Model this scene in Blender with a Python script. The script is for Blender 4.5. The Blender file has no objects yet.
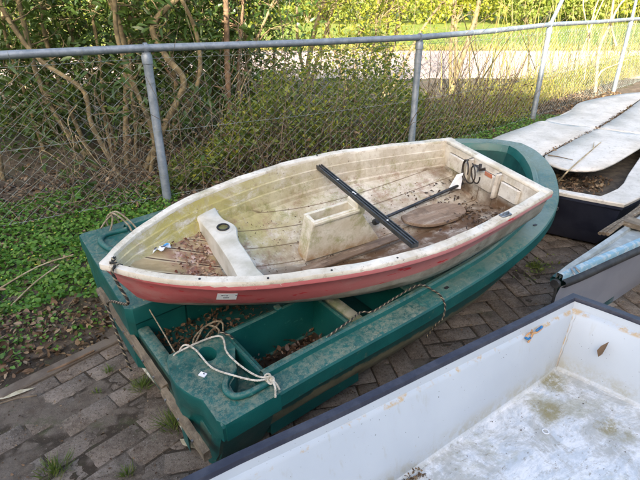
import bpy, math, random
import numpy as np
from mathutils import Vector, Matrix, Euler, noise
random.seed(7); rng = np.random.default_rng(7)
S = bpy.context.scene; COL = S.collection
R = math.radians
F, TH, CH = 492.0, R(26), 1.6          # focal length in px of a 640 px wide frame, pitch, eye height

def ground_pt(px, py, z=0.0):
    """Point on the level z that the photograph shows at pixel (px, py)."""
    x = (px-320)/F; y = (240-py)/F
    d = (x, math.cos(TH)+y*math.sin(TH), -math.sin(TH)+y*math.cos(TH))
    t = (z-CH)/d[2]
    return Vector((d[0]*t, d[1]*t, z))
def at(px, py, Y):
    x = (px-320)/F; y = (240-py)/F
    d = (x, math.cos(TH)+y*math.sin(TH), -math.sin(TH)+y*math.cos(TH))
    t = Y/d[1]
    return Vector((d[0]*t, Y, CH+d[2]*t))
def interp(u, us, v):
    us = np.asarray(us, float); v = np.asarray(v, float); m = np.gradient(v, us)
    u = np.asarray(u, float)
    i = np.clip(np.searchsorted(us, u)-1, 0, len(us)-2); h = us[i+1]-us[i]; t = (u-us[i])/h
    return (2*t**3-3*t**2+1)*v[i]+(t**3-2*t**2+t)*h*m[i]+(-2*t**3+3*t**2)*v[i+1]+(t**3-t**2)*h*m[i+1]

# ------------------------------------------------------------------ mesh builder
class MB:
    def __init__(s): s.v = []; s.f = []; s.m = []
    def add(s, vs, fs, mi=0):
        o = len(s.v); s.v += [tuple(p) for p in vs]
        for i, f in enumerate(fs):
            s.f.append(tuple(o+k for k in f)); s.m.append(mi[i] if isinstance(mi, list) else mi)
    def box(s, c, size, rot=(0, 0, 0), bev=0.0, mi=0, taper=1.0):
        sx, sy, sz = [q/2 for q in size]; M = Euler(rot).to_matrix(); c = Vector(c)
        if bev <= 0:
            vs = [c+M@Vector((x*sx*(taper if z > 0 else 1), y*sy*(taper if z > 0 else 1), z*sz)) for x in (-1, 1) for y in (-1, 1) for z in (-1, 1)]
            s.add(vs, [(0, 1, 3, 2), (4, 6, 7, 5), (0, 4, 5, 1), (2, 3, 7, 6), (0, 2, 6, 4), (1, 5, 7, 3)], mi)
            return
        b = min(bev, sx*.9, sy*.9, sz*.9)
        def ring(z, ix, iy, t=1.0):
            out = []
            for (qx, qy) in ((1, 1), (-1, 1), (-1, -1), (1, -1)):
                X = qx*(sx-ix)*t; Y = qy*(sy-iy)*t
                a = (X, Y-qy*b) if qx*qy > 0 else (X-qx*b, Y)
                d = (X-qx*b, Y) if qx*qy > 0 else (X, Y-qy*b)
                out += [(a[0], a[1], z), (d[0], d[1], z)]
            return out
        rings = [ring(-sz, b*.6, b*.6), ring(-sz+b*.6, 0, 0), ring(sz-b*.6, 0, 0, taper), ring(sz, b*.6, b*.6, taper)]
        vs = [c+M@Vector(p) for r_ in rings for p in r_]
        fs = [tuple(reversed(range(8))), tuple(range(24, 32))]
        for k in range(3):
            for i in range(8):
                j = (i+1) % 8; fs.append((k*8+i, k*8+j, (k+1)*8+j, (k+1)*8+i))
        s.add(vs, fs, mi)
    def tube(s, pts, r, n=6, cap=True, mi=0, twist=None, flat=1.0):
        pts = [Vector(p) for p in pts]; N = len(pts)
        rs = r if isinstance(r, (list, tuple)) else [r]*N
        up = Vector((0, 0, 1)); vs = []; fs = []; ms = []; side = None
        for i, p in enumerate(pts):
            d = (pts[min(i+1, N-1)]-pts[max(i-1, 0)])
            if d.length < 1e-9: d = Vector((0, 0, 1))
            d.normalize()
            if side is None:
                side = d.cross(up)
                if side.length < .05: side = d.cross(Vector((1, 0, 0)))
            side = (side-d*side.dot(d))
            if side.length < 1e-6: side = d.cross(Vector((.3, .7, .2)))
            side.normalize(); w = side.cross(d)
            for k in range(n):
                a = 2*math.pi*k/n; vs.append(p+side*math.cos(a)*rs[i]+w*math.sin(a)*rs[i]*flat)
        for i in range(N-1):
            for k in range(n):
                q = (k+1) % n; fs.append((i*n+k, i*n+q, (i+1)*n+q, (i+1)*n+k))
                ms.append(mi if twist is None else ((i+k*twist//n) // 2) % 2)
        if cap and n > 2:
            fs.append(tuple(range(n-1, -1, -1))); fs.append(tuple((N-1)*n+k for k in range(n))); ms += [mi, mi]
        s.add(vs, fs, ms)
    def strands(s, pts, r, pitch=None, cols=(0, 0, 0), n=5):
        """three-strand laid rope along pts"""
        pitch = pitch or r*7; P = [Vector(p) for p in pts]; out = [P[0]]; step = pitch/8
        for a, c in zip(P[:-1], P[1:]):
            L = (c-a).length; k = max(1, int(round(L/step))); out += [a.lerp(c, (i+1)/k) for i in range(k)]
        side = None; lanes = [[], [], []]; acc = 0
        for i, p in enumerate(out):
            d = out[min(i+1, len(out)-1)]-out[max(i-1, 0)]
            if d.length < 1e-9: continue
            d.normalize()
            if side is None: side = d.cross(Vector((.2, .3, 1)))
            side = side-d*side.dot(d)
            if side.length < 1e-6: side = d.cross(Vector((.7, .1, .2)))
            side.normalize(); w = side.cross(d)
            if i: acc += (p-out[i-1]).length
            for k in range(3):
                t = acc/pitch*6.283+k*2.094; lanes[k].append(p+(side*math.cos(t)+w*math.sin(t))*r*.52)
        for k in range(3): s.tube(lanes[k], r*.56, n, mi=cols[k])
    def rings(s, rows, closed=False, mi=0, flip=False):
        n = len(rows[0]); vs = [p for r_ in rows for p in r_]; fs = []
        for i in range(len(rows)-1):
            for k in range(n if closed else n-1):
                q = (k+1) % n; f = (i*n+k, i*n+q, (i+1)*n+q, (i+1)*n+k)
                fs.append(f[::-1] if flip else f)
        s.add(vs, fs, mi)
    def poly(s, pts, mi=0): s.add(pts, [tuple(range(len(pts)))], mi)
    def prism(s, pts2, z0, z1, mi=0):
        n = len(pts2); vs = [(p[0], p[1], z0) for p in pts2]+[(p[0], p[1], z1) for p in pts2]
        s.add(vs, [tuple(range(n-1, -1, -1)), tuple(range(n, 2*n))]+[(i, (i+1) % n, n+(i+1) % n, n+i) for i in range(n)], mi)
    def build(s, name, mats, parent=None, smooth=None, bevel=None, solid=None, sub=0):
        me = bpy.data.meshes.new(name); me.from_pydata(s.v, [], s.f)
        mats = mats if isinstance(mats, (list, tuple)) else [mats]
        for m in mats: me.materials.append(m)
        if len(mats) > 1: me.polygons.foreach_set('material_index', s.m)
        o = bpy.data.objects.new(name, me); COL.objects.link(o)
        if parent: o.parent = parent
        if smooth is not None:
            me.polygons.foreach_set('use_smooth', [True]*len(me.polygons))
            me.update()
            import bmesh
            bm = bmesh.new(); bm.from_mesh(me)
            bmesh.ops.recalc_face_normals(bm, faces=bm.faces)
            for e in bm.edges:
                if len(e.link_faces) == 2 and e.calc_face_angle(0) > R(smooth): e.smooth = False
            bm.to_mesh(me); bm.free()
        if solid:
            md = o.modifiers.new('solid', 'SOLIDIFY'); md.thickness = solid; md.offset = 0
        if bevel:
            md = o.modifiers.new('bevel', 'BEVEL'); md.width = bevel; md.segments = 2; md.limit_method = 'ANGLE'; md.angle_limit = R(40)
        if sub:
            md = o.modifiers.new('sub', 'SUBSURF'); md.levels = sub; md.render_levels = sub
        return o
def tag(o, label=None, cat=None, group=None, kind=None):
    if label: o['label'] = label
    if cat: o['category'] = cat
    if group: o['group'] = group
    if kind: o['kind'] = kind
    return o
def empty(name, loc=(0, 0, 0), rot=(0, 0, 0)):
    o = bpy.data.objects.new(name, None); COL.objects.link(o); o.location = loc; o.rotation_euler = rot
    o.empty_display_size = .1; return o
def npmesh(name, V, Fc, mat, parent=None):
    """V (n,3), Fc (m,k) arrays -> one mesh object"""
    me = bpy.data.meshes.new(name); k = Fc.shape[1]
    me.vertices.add(len(V)); me.vertices.foreach_set('co', V.astype(np.float32).ravel())
    me.loops.add(Fc.size); me.loops.foreach_set('vertex_index', Fc.astype(np.int32).ravel())
    me.polygons.add(len(Fc)); me.polygons.foreach_set('loop_start', np.arange(0, Fc.size, k, dtype=np.int32))
    me.update(calc_edges=True); me.materials.append(mat)
    o = bpy.data.objects.new(name, me); COL.objects.link(o)
    if parent: o.parent = parent
    return o
def leaf_arrays(C, D, Nn, Ln, Wd, droop=.25, fold=.25):
    """folded, slightly drooping leaves: base at C, growing along D, facing Nn"""
    D = D/np.linalg.norm(D, axis=1, keepdims=True)
    Sd = np.cross(D, Nn); Sd /= (np.linalg.norm(Sd, axis=1, keepdims=True)+1e-9); Up = np.cross(Sd, D)
    L = Ln[:, None]; W = Wd[:, None]
    base = C; mid = C+D*L*.45; tip = C+D*L-Up*L*droop
    l = C+D*L*.42+Sd*W*.5+Up*W*fold; r = C+D*L*.42-Sd*W*.5+Up*W*fold
    V = np.stack([base, mid, tip, l, r], 1).reshape(-1, 3)
    n = len(C); o = (np.arange(n)*5)[:, None, None]
    T = np.array([[0, 1, 3], [0, 4, 1], [1, 2, 3], [1, 4, 2]])[None]
    return V, (o+T).reshape(-1, 3)
simple_leaf_arrays = leaf_arrays
def leaf_arrays(C, D, Nn, Ln, Wd, droop=.25, fold=.25):
    """leaf blade with eight corners, each one bent and folded a little differently"""
    n = len(C); D = D/np.linalg.norm(D, axis=1, keepdims=True)
    Sd = np.cross(D, Nn); Sd /= (np.linalg.norm(Sd, axis=1, keepdims=True)+1e-9); Up = np.cross(Sd, D)
    L = Ln[:, None]; W = Wd[:, None]; dr = (droop*rng.uniform(.2, 1.9, n))[:, None]; fo = (fold*rng.uniform(-.3, 2.2, n))[:, None]; tw = (rng.normal(0, .12, n))[:, None]
    sp = lambda t: C+D*L*t-Up*L*dr*t*t+Sd*L*tw*t*t
    base = C; m1 = sp(.33); m2 = sp(.68); tip = sp(1.0)
    l1 = sp(.28)+Sd*W*.46+Up*W*fo; r1 = sp(.30)-Sd*W*.46+Up*W*fo; l2 = sp(.66)+Sd*W*.36+Up*W*fo*.8; r2 = sp(.62)-Sd*W*.38+Up*W*fo*.8
    V = np.stack([base, m1, m2, tip, l1, r1, l2, r2], 1).reshape(-1, 3)
    T = np.array([[0, 1, 4], [0, 5, 1], [4, 1, 2], [4, 2, 6], [1, 5, 7], [1, 7, 2], [6, 2, 3], [2, 7, 3]])[None]
    return V, ((np.arange(n)*8)[:, None, None]+T).reshape(-1, 3)
def rand_dirs(n, zbias=0.0, zs=1.0):
    v = rng.normal(size=(n, 3)); v[:, 2] = v[:, 2]*zs+zbias
    return v/np.linalg.norm(v, axis=1, keepdims=True)
def merge(parts):
    Vs = []; Fs = []; o = 0
    for V, Fc in parts: Vs.append(V); Fs.append(Fc+o); o += len(V)
    return np.concatenate(Vs), np.concatenate(Fs)
def smooth_path(pts, k=4):
    """Catmull-Rom through pts"""
    pts = [Vector(p) for p in pts]
    if len(pts) < 3: return [pts[0].lerp(pts[-1], i/k) for i in range(k+1)]
    P = [pts[0]*2-pts[1]]+pts+[pts[-1]*2-pts[-2]]; out = []
    for i in range(1, len(P)-2):
        for j in range(k):
            t = j/k; a, b, c, d = P[i-1], P[i], P[i+1], P[i+2]
            out.append(.5*((2*b)+(c-a)*t+(2*a-5*b+4*c-d)*t*t+(3*b-a-3*c+d)*t**3))
    return out+[pts[-1]]

# ------------------------------------------------------------------ materials
class NT:
    """small helper to write node graphs"""
    def __init__(s, name):
        s.mat = bpy.data.materials.new(name); s.mat.use_nodes = True; s.t = s.mat.node_tree
        s.b = s.t.nodes['Principled BSDF']; s.out = s.t.nodes['Material Output']
        tc = s.n('ShaderNodeTexCoord'); s.co = tc.outputs['Object']
        sp = s.n('ShaderNodeSeparateXYZ'); s.t.links.new(s.co, sp.inputs[0]); s.x, s.y, s.z = sp.outputs
    def n(s, typ, **kw):
        q = s.t.nodes.new(typ)
        for k, v in kw.items(): setattr(q, k, v)
        return q
    def link(s, a, b): s.t.links.new(a, b)
    def put(s, sock, v):
        if hasattr(v, 'node'): s.link(v, sock)
        else:
            if isinstance(v, tuple) and len(v) == 3 and sock.type == 'RGBA': v = v+(1,)
            sock.default_value = v
    def math(s, op, a, b=0.0, c=None, clamp=False):
        q = s.n('ShaderNodeMath', operation=op, use_clamp=clamp); s.put(q.inputs[0], a); s.put(q.inputs[1], b)
        if c is not None: s.put(q.inputs[2], c)
        return q.outputs[0]
    def noise(s, scale, detail=4, rough=.6, dist=0, co=None, stretch=None, off=None):
        q = s.n('ShaderNodeTexNoise'); q.inputs['Scale'].default_value = scale; q.inputs['Detail'].default_value = detail
        q.inputs['Roughness'].default_value = rough; q.inputs['Distortion'].default_value = dist
        c = co or s.co
        if stretch or off:
            m = s.n('ShaderNodeMapping'); s.link(c, m.inputs[0])
            if stretch: m.inputs['Scale'].default_value = stretch
            if off: m.inputs['Location'].default_value = off
            c = m.outputs[0]
        s.link(c, q.inputs['Vector']); return q.outputs[0]
    def ramp(s, v, lo, hi, a=0.0, b=1.0):
        q = s.n('ShaderNodeMapRange', clamp=True); q.interpolation_type = 'SMOOTHSTEP'
        s.put(q.inputs[0], v)
        for i, k in enumerate((lo, hi, a, b)): s.put(q.inputs[1+i], k)
        return q.outputs[0]
    def mix(s, f, a, b, blend='MIX'):
        q = s.n('ShaderNodeMix', data_type='RGBA', blend_type=blend)
        s.put(q.inputs[0], f); s.put(q.inputs[6], a); s.put(q.inputs[7], b); return q.outputs[2]
    def band(s, v, c, w, soft=.3):
        """1 within w of c"""
        d = s.math('ABSOLUTE', s.math('SUBTRACT', v, c)); return s.ramp(d, w*(1-soft), w*(1+soft), 1.0, 0.0)
    def bump(s, h, strength=.3, dist=.01, prev=None):
        q = s.n('ShaderNodeBump'); q.inputs['Strength'].default_value = strength; q.inputs['Distance'].default_value = dist
        s.put(q.inputs['Height'], h)
        if prev: s.link(prev, q.inputs['Normal'])
        s.link(q.outputs[0], s.b.inputs['Normal']); return q.outputs[0]
    def end(s, col, rough=.6, metal=0.0, spec=.5):
        s.put(s.b.inputs['Base Color'], col); s.put(s.b.inputs['Roughness'], rough); s.put(s.b.inputs['Metallic'], metal)
        s.b.inputs['Specular IOR Level'].default_value = spec; return s.mat
def simple(name, c1, c2, scale=8, rough=.7, metal=0, bump=.2, bs=40, spec=.5, lo=.4, hi=.6):
    g = NT(name); c = g.mix(g.ramp(g.noise(scale, 5), lo, hi), c1, c2)
    g.bump(g.noise(bs, 4), bump, .004); return g.end(c, rough, metal, spec)
def leafmat(name, cols, trans=.35, rough=.45, spec=.4):
    g = NT(name); geo = g.n('ShaderNodeNewGeometry'); r_ = g.n('ShaderNodeValToRGB')
    g.link(geo.outputs['Random Per Island'], r_.inputs[0]); el = r_.color_ramp.elements
    while len(el) < len(cols): el.new(.5)
    for i, c in enumerate(cols): el[i].position = i/(len(cols)-1); el[i].color = c+(1,)
    col = g.mix(g.ramp(g.noise(1.3, 2), .35, .65), r_.outputs[0], g.mix(.5, r_.outputs[0], (1, 1, .6), 'MULTIPLY'))
    g.end(col, rough, 0, spec)
    if trans:
        tr = g.n('ShaderNodeBsdfTranslucent'); g.link(g.mix(.3, col, (.35, .45, .05)), tr.inputs[0])
        mx = g.n('ShaderNodeMixShader'); mx.inputs[0].default_value = trans
        g.link(g.b.outputs[0], mx.inputs[1]); g.link(tr.outputs[0], mx.inputs[2]); g.link(mx.outputs[0], g.out.inputs[0])
    return g.mat

M = {}
# --- dinghy
def m_dinghy_hull():
    g = NT('dinghy hull paint'); n = g.noise(9, 6, .65); nb = g.noise(60, 4)
    lim = g.math('MULTIPLY_ADD', g.x, -.080, -.208)        # lower edge of the red band, rising aft
    lim = g.math('ADD', lim, g.math('MULTIPLY', g.math('SUBTRACT', g.noise(3.2, 3), .5), .02))
    red_m = g.ramp(g.math('SUBTRACT', g.z, lim), -.002, .003)
    fade = g.ramp(g.x, -2.0, -.2)                          # chalked towards the stern
    red = g.mix(fade, (.50, .24, .235), (.50, .115, .12))
    red = g.mix(g.ramp(g.noise(5, 6, .7, stretch=(1, 1, 3)), .5, .68), red, (.50, .20, .19))
    red = g.mix(g.ramp(g.noise(14, 3, stretch=(.6, 1, 2.5), off=(3, 1, 2)), .64, .67), red, (.50, .012, .02))
    red = g.mix(g.ramp(g.noise(30, 5, .7), .66, .72), red, (.55, .48, .42))
    low = g.mix(g.ramp(n, .35, .65), (.44, .41, .35), (.25, .22, .17))
    low = g.mix(g.ramp(g.noise(20, 4, stretch=(.3, 1, 1)), .55, .7), low, (.15, .13, .09))
    c = g.mix(red_m, low, red)
    c = g.mix(g.ramp(g.noise(3, 5, .7, off=(5, 5, 5)), .6, .75), c, g.mix(.5, c, (.12, .09, .06)))
    g.bump(nb, .12, .003); return g.end(c, g.ramp(n, .3, .7, .38, .6))
M['dinghy_hull'] = m_dinghy_hull()
def m_dinghy_white(inside):
    g = NT('dinghy gelcoat inside' if inside else 'dinghy rim gelcoat')
    base = g.mix(g.ramp(g.noise(4, 6, .65), .35, .7), (.74, .70, .62), (.50, .44, .34))
    fine = g.noise(38, 6, .75)
    if inside:
        base = g.mix(g.ramp(g.noise(7, 6, .7), .38, .62), (.69, .65, .58), (.50, .445, .37))
        low_ = g.ramp(g.z, -.10, -.16)
        # yellow green algae on the far wall, strongest in the forward half
        far = g.ramp(g.y, .12, -.22); fwd = g.ramp(g.x, -1.5, -.35, .12, 1.0)
        al = g.math('MULTIPLY', g.math('MULTIPLY', far, fwd), g.ramp(g.noise(5, 7, .8, .5, stretch=(1, 1, 1.6)), .34, .54))
        base = g.mix(g.math('MULTIPLY', al, .92), base, (.36, .30, .055))
        rb = g.math('MULTIPLY', g.math('MULTIPLY', g.ramp(g.noise(6, 7, .85, off=(1, 9, 2)), .50, .64), low_), .75); base = g.mix(rb, base, (.27, .15, .10))
        base = g.mix(g.math('MULTIPLY', g.ramp(g.noise(21, 8, .88, off=(3, 3, 3)), .52, .66), .6), base, (.30, .215, .15))
        strk = g.math('MULTIPLY', g.ramp(g.noise(22, 5, .7, stretch=(1, .4, .10)), .54, .70), g.ramp(g.z, -.16, -.12)); base = g.mix(g.math('MULTIPLY', strk, .5), base, (.33, .27, .15))
        al2 = g.math('MULTIPLY', g.math('MULTIPLY', far, g.ramp(g.z, -.02, -.14)), g.ramp(g.noise(11, 6, .8, off=(2, 0, 0)), .47, .66))
        base = g.mix(g.math('MULTIPLY', al2, .7), base, (.20, .20, .05))
        # brown muck on the floor: aft third, near side, around the case
        low = g.ramp(g.z, -.12, -.165)
        m = g.math('MULTIPLY', low, g.ramp(g.noise(3.5, 6, .7, .4, off=(1, 7, 0)), .45, .62))
        base = g.mix(g.math('MULTIPLY', m, .35), base, (.28, .19, .11))
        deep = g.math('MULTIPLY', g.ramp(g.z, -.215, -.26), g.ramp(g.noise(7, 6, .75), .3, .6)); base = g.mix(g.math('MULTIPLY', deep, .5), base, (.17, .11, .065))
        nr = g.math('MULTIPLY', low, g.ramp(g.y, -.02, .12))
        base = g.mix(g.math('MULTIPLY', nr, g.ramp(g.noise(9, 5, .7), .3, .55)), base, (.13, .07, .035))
        st = g.math('MULTIPLY', g.math('MULTIPLY', low, .8), g.ramp(g.x, -1.76, -1.97))
        base = g.mix(g.math('MULTIPLY', st, g.ramp(g.noise(8, 6, .7, off=(0, 3, 0)), .36, .58)), base, (.14, .09, .05))
        # moulded plank seams
        pp = g.math('PINGPONG', g.math('ADD', g.y, .02), .052)
        seam = g.math('MULTIPLY', g.ramp(pp, .0015, .004, 1, 0), low)
        base = g.mix(g.math('MULTIPLY', seam, .75), base, (.12, .07, .03))
        h = g.math('SUBTRACT', g.noise(50, 5), g.math('MULTIPLY', seam, 1.5))
        g.bump(h, .35, .004)
    else:
        al = g.math('MULTIPLY', g.ramp(g.noise(4.5, 7, .8, off=(2, 1, 0)), .46, .64), g.ramp(g.y, .15, -.2, .35, 1))
        base = g.mix(g.math('MULTIPLY', al, .62), base, (.31, .27, .12))
        base = g.mix(g.math('MULTIPLY', g.ramp(g.noise(19, 7, .85, off=(7, 1, 0)), .53, .64), .65), base, (.30, .23, .15))
        rust = g.ramp(g.noise(8, 5, .75, off=(9, 1, 0)), .62, .74)
        aft = g.ramp(g.x, -.35, -1.5, .15, 1)
        base = g.mix(g.math('MULTIPLY', g.math('MULTIPLY', rust, aft), .8), base, (.34, .18, .08))
        g.bump(fine, .2, .003)
    base = g.mix(g.ramp(fine, .6, .74), base, (.12, .08, .05))
    return g.end(base, .62)
M['dinghy_in'] = m_dinghy_white(True); M['dinghy_rim'] = m_dinghy_white(False)
def m_bowfloor():
    g = NT('dinghy bow floor, worn red paint'); n = g.noise(6, 6, .7)
    c = g.mix(g.ramp(g.noise(5, 5, .7, stretch=(.6, 2, 1)), .38, .6), (.40, .31, .17), (.27, .20, .10))
    redz = g.math('MULTIPLY', g.ramp(g.x, -.20, -.33), g.ramp(g.noise(7, 6, .8, off=(4, 2, 0)), .42, .60))
    c = g.mix(g.math('MULTIPLY', redz, .85), c, (.22, .085, .07))
    pl = g.math('PINGPONG', g.math('ADD', g.math('MULTIPLY', g.x, .25), g.y), .035)
    seam = g.ramp(pl, .0012, .0035, 1, 0)
    edge = g.band(pl, .0065, .003)
    c = g.mix(g.math('MULTIPLY', edge, .6), c, (.50, .42, .28)); c = g.mix(seam, c, (.06, .03, .02))
    pale = g.math('MULTIPLY', g.ramp(g.x, -.26, -.34), g.ramp(g.noise(17, 4, .7, off=(1, 1, 3)), .56, .62))
    c = g.mix(pale, c, (.55, .42, .36))
    g.bump(g.math('SUBTRACT', g.noise(60, 4), g.math('MULTIPLY', seam, 2)), .4, .004); return g.end(c, .7)
M['bowfloor'] = m_bowfloor()
M['seat_grp'] = simple('weathered grey gelcoat', (.60, .58, .52), (.40, .38, .31), 9, .6, lo=.35, hi=.7)
def m_case():
    g = NT('centreboard case gelcoat, mossy'); b = g.mix(g.ramp(g.noise(12, 6, .7), .35, .65), (.70, .66, .56), (.56, .50, .38))
    b = g.mix(g.math('MULTIPLY', g.ramp(g.noise(9, 6, .8, off=(0, 4, 4)), .45, .65), .7), b, (.28, .27, .09))
    b = g.mix(g.math('MULTIPLY', g.ramp(g.z, -.20, -.27), g.ramp(g.noise(14, 5, .7), .3, .65, .2, .9)), b, (.30, .17, .07)); g.bump(g.noise(60, 4), .25, .003); return g.end(b, .65)
M['case'] = m_case()
# --- green boat
def m_green(name, moss, dark=1.0):
    g = NT(name); n = g.noise(5, 6, .7)
    c = g.mix(g.ramp(n, .35, .65), tuple(q*dark for q in (.002, .070, .066)), tuple(q*dark for q in (.005, .100, .092)))
    c = g.mix(g.ramp(g.noise(30, 5, .7), .6, .75), c, (.06, .19, .15))
    geo = g.n('ShaderNodeNewGeometry'); sp = g.n('ShaderNodeSeparateXYZ'); g.link(geo.outputs['Normal'], sp.inputs[0])
    upm = g.ramp(sp.outputs[2], .55, .9)
    big = g.ramp(g.noise(3.2, 7, .8, .4), .34, .58); fine = g.ramp(g.noise(48, 8, .9), .42, .58)
    mo = g.math('MULTIPLY', g.math('MULTIPLY', big, fine), g.math('MULTIPLY', upm, moss))
    c = g.mix(mo, c, (.17, .20, .15))
    c = g.mix(g.math('MULTIPLY', g.ramp(g.noise(22, 7, .85, off=(4, 1, 1)), .54, .64), g.math('MULTIPLY', upm, .55*moss)), c, (.055, .07, .045))
    c = g.mix(g.math('MULTIPLY', g.ramp(g.noise(170, 3, .6), .66, .72), upm), c, (.30, .31, .24))
    pale = g.math('MULTIPLY', g.math('MULTIPLY', g.ramp(g.noise(2.6, 5, .7, off=(3, 3, 3)), .35, .55), upm), moss*.9)
    c = g.mix(g.math('MULTIPLY', pale, g.ramp(g.x, .6, 2.0)), c, (.14, .195, .165))
    g.bump(g.noise(38, 6, .75), .35, .003)
    return g.end(c, g.math('ADD', g.ramp(n, .3, .7, .34, .52), g.math('MULTIPLY', mo, .4)))
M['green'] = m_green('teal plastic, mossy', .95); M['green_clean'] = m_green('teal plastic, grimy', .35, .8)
def m_greenhull():
    g = NT('teal hull side, algae and bare underside'); n = g.noise(5, 6, .7)
    c = g.mix(g.ramp(n, .35, .65), (.002, .066, .062), (.005, .094, .086))
    lim = g.math('MULTIPLY_ADD', g.x, -.02, -.145)
    lim = g.math('ADD', lim, g.math('MULTIPLY', g.math('SUBTRACT', g.noise(6, 6, .8), .5), .16))
    lo = g.ramp(g.math('SUBTRACT', g.z, lim), .012, -.012)
    bei = g.mix(g.ramp(g.noise(8, 6, .7), .35, .65), (.27, .25, .15), (.15, .14, .08))
    c = g.mix(g.math('MULTIPLY', lo, g.ramp(g.x, .02, .3, .25, .95)), c, bei)
    c = g.mix(g.ramp(g.noise(25, 6, .8), .58, .72), c, (.15, .16, .10))
    g.bump(g.noise(55, 4), .2, .003); return g.end(c, .5)
M['green_hull'] = m_greenhull()
M['skid'] = simple('scuffed white keel plastic', (.55, .53, .47), (.24, .22, .17), 12, .6)
def m_wood(name, c1, c2, c3, rough, st):
    g = NT(name); n = g.noise(16, 6, .75, .6, stretch=st); c = g.mix(g.ramp(n, .36, .62), c1, c2)
    c = g.mix(g.ramp(g.noise(40, 5, .8, stretch=st, off=(1, 2, 3)), .55, .66), c, c3); c = g.mix(g.math('MULTIPLY', g.ramp(g.noise(9, 6, .8), .48, .66), .6), c, tuple(q*.45 for q in c2))
    g.bump(n, .8, .006); return g.end(c, rough)
M['oldwood'] = m_wood('weathered grey timber', (.23, .185, .13), (.11, .085, .058), (.34, .29, .22), .88, (1, .12, 1))
M['mossrail'] = simple('moss covered edge', (.24, .23, .17), (.13, .145, .08), 20, .85, bump=.4, bs=90)
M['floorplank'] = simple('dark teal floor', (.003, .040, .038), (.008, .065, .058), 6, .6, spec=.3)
# --- other boats
def m_near():
    g = NT('white painted hull inside, stained'); n = g.noise(3, 4)
    c = g.mix(g.ramp(n, .3, .7), (.49, .535, .575), (.44, .485, .53))
    floor = g.ramp(g.z, -.275, -.292)
    sc = g.noise(14, 8, .85, .6, stretch=(.5, 1.4, 1))
    c = g.mix(g.math('MULTIPLY', floor, g.ramp(sc, .38, .60)), c, (.70, .71, .72))
    gr = g.math('MULTIPLY', floor, g.ramp(g.noise(5, 8, .8, .5, off=(2, 2, 0)), .44, .60))
    c = g.mix(g.math('MULTIPLY', gr, .75), c, (.33, .33, .30))
    fl = g.math('MULTIPLY', floor, g.ramp(g.noise(42, 6, .8, stretch=(.7, 1.5, 1)), .56, .66))
    c = g.mix(g.math('MULTIPLY', fl, .8), c, (.25, .24, .20))
    al = g.math('MULTIPLY', floor, g.ramp(g.noise(6, 5, .7, off=(6.6, 1, 0)), .53, .66))
    c = g.mix(g.math('MULTIPLY', al, .35), c, (.27, .26, .14))
    for (cx, cy, rr) in ((.20, .10, .10), (.36, .20, .09), (.24, .38, .06)):       # three green-brown puddle stains
        d = g.math('SQRT', g.math('ADD', g.math('POWER', g.math('SUBTRACT', g.x, cx), 2), g.math('POWER', g.math('SUBTRACT', g.y, cy), 2)))
        q = g.ramp(g.math('ADD', d, g.math('MULTIPLY', g.math('SUBTRACT', g.noise(16, 6, .8), .5), .16)), rr*.2, rr*1.1, 1, 0)
        c = g.mix(g.math('MULTIPLY', g.math('MULTIPLY', g.math('MULTIPLY', q, floor), g.ramp(g.noise(30, 7, .85), .30, .54)), .95), c, (.24, .21, .10))
    rs = g.math('MULTIPLY', g.ramp(g.noise(16, 5, .8, stretch=(1, 1, .8)), .67, .74), g.math('SUBTRACT', 1, floor))
    c = g.mix(g.math('MULTIPLY', rs, .6), c, (.45, .36, .22))
    wall = g.math('SUBTRACT', 1, floor)
    st = g.math('MULTIPLY', g.math('MULTIPLY', wall, g.ramp(g.noise(26, 5, .7, stretch=(1, 1, .07), off=(1, 5, 0)), .56, .72)), g.ramp(g.noise(3, 3, off=(7, 0, 0)), .42, .6))
    c = g.mix(g.math('MULTIPLY', st, .38), c, (.36, .34, .27))
    c = g.mix(g.math('MULTIPLY', g.math('MULTIPLY', wall, g.ramp(g.z, -.20, -.28)), g.ramp(g.noise(11, 7, .8), .4, .62)), c, (.38, .37, .31))
    cr = g.ramp(g.math('ABSOLUTE', g.math('SUBTRACT', g.noise(3.4, 3, .5, 1.5, off=(2, 8, 1)), .5)), .0, .004, 1, 0)
    c = g.mix(g.math('MULTIPLY', cr, g.math('MULTIPLY', floor, .12)), c, (.25, .25, .24))
    # rust along the moulded seam just under the rim
    seam = g.band(g.z, -.046, .006, .6); q = g.ramp(g.noise(11, 5, .7, off=(3, 0, 0)), .50, .60)
    c = g.mix(g.math('MULTIPLY', g.math('MULTIPLY', seam, q), .8), c, (.48, .32, .13))
    sp = g.ramp(g.noise(130, 2, .5), .73, .76); c = g.mix(sp, c, (.10, .10, .10))
    g.bump(g.math('ADD', g.math('MULTIPLY', sc, floor), g.math('MULTIPLY', g.noise(9, 3), .25)), .3, .004)
    return g.end(c, g.math('MULTIPLY_ADD', floor, .3, .36))
M['near_in'] = m_near()
def m_navyrim():
    g = NT('chipped navy gunwale paint'); c = g.mix(g.ramp(g.noise(14, 5, .7), .35, .7), (.018, .020, .036), (.045, .048, .066))
    c = g.mix(g.ramp(g.noise(17, 5, .7, off=(1, 4, 0)), .71, .73), c, (.75, .74, .70)); g.bump(g.noise(70, 4), .3, .003); return g.end(c, .55)
M['navy_rim'] = m_navyrim()
M['white_out'] = simple('white hull paint', (.6, .63, .68), (.48, .5, .52), 4, .5)
M['rust'] = simple('rust stain crust', (.34, .17, .05), (.5, .35, .16), 30, .9, bump=.5)
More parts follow.
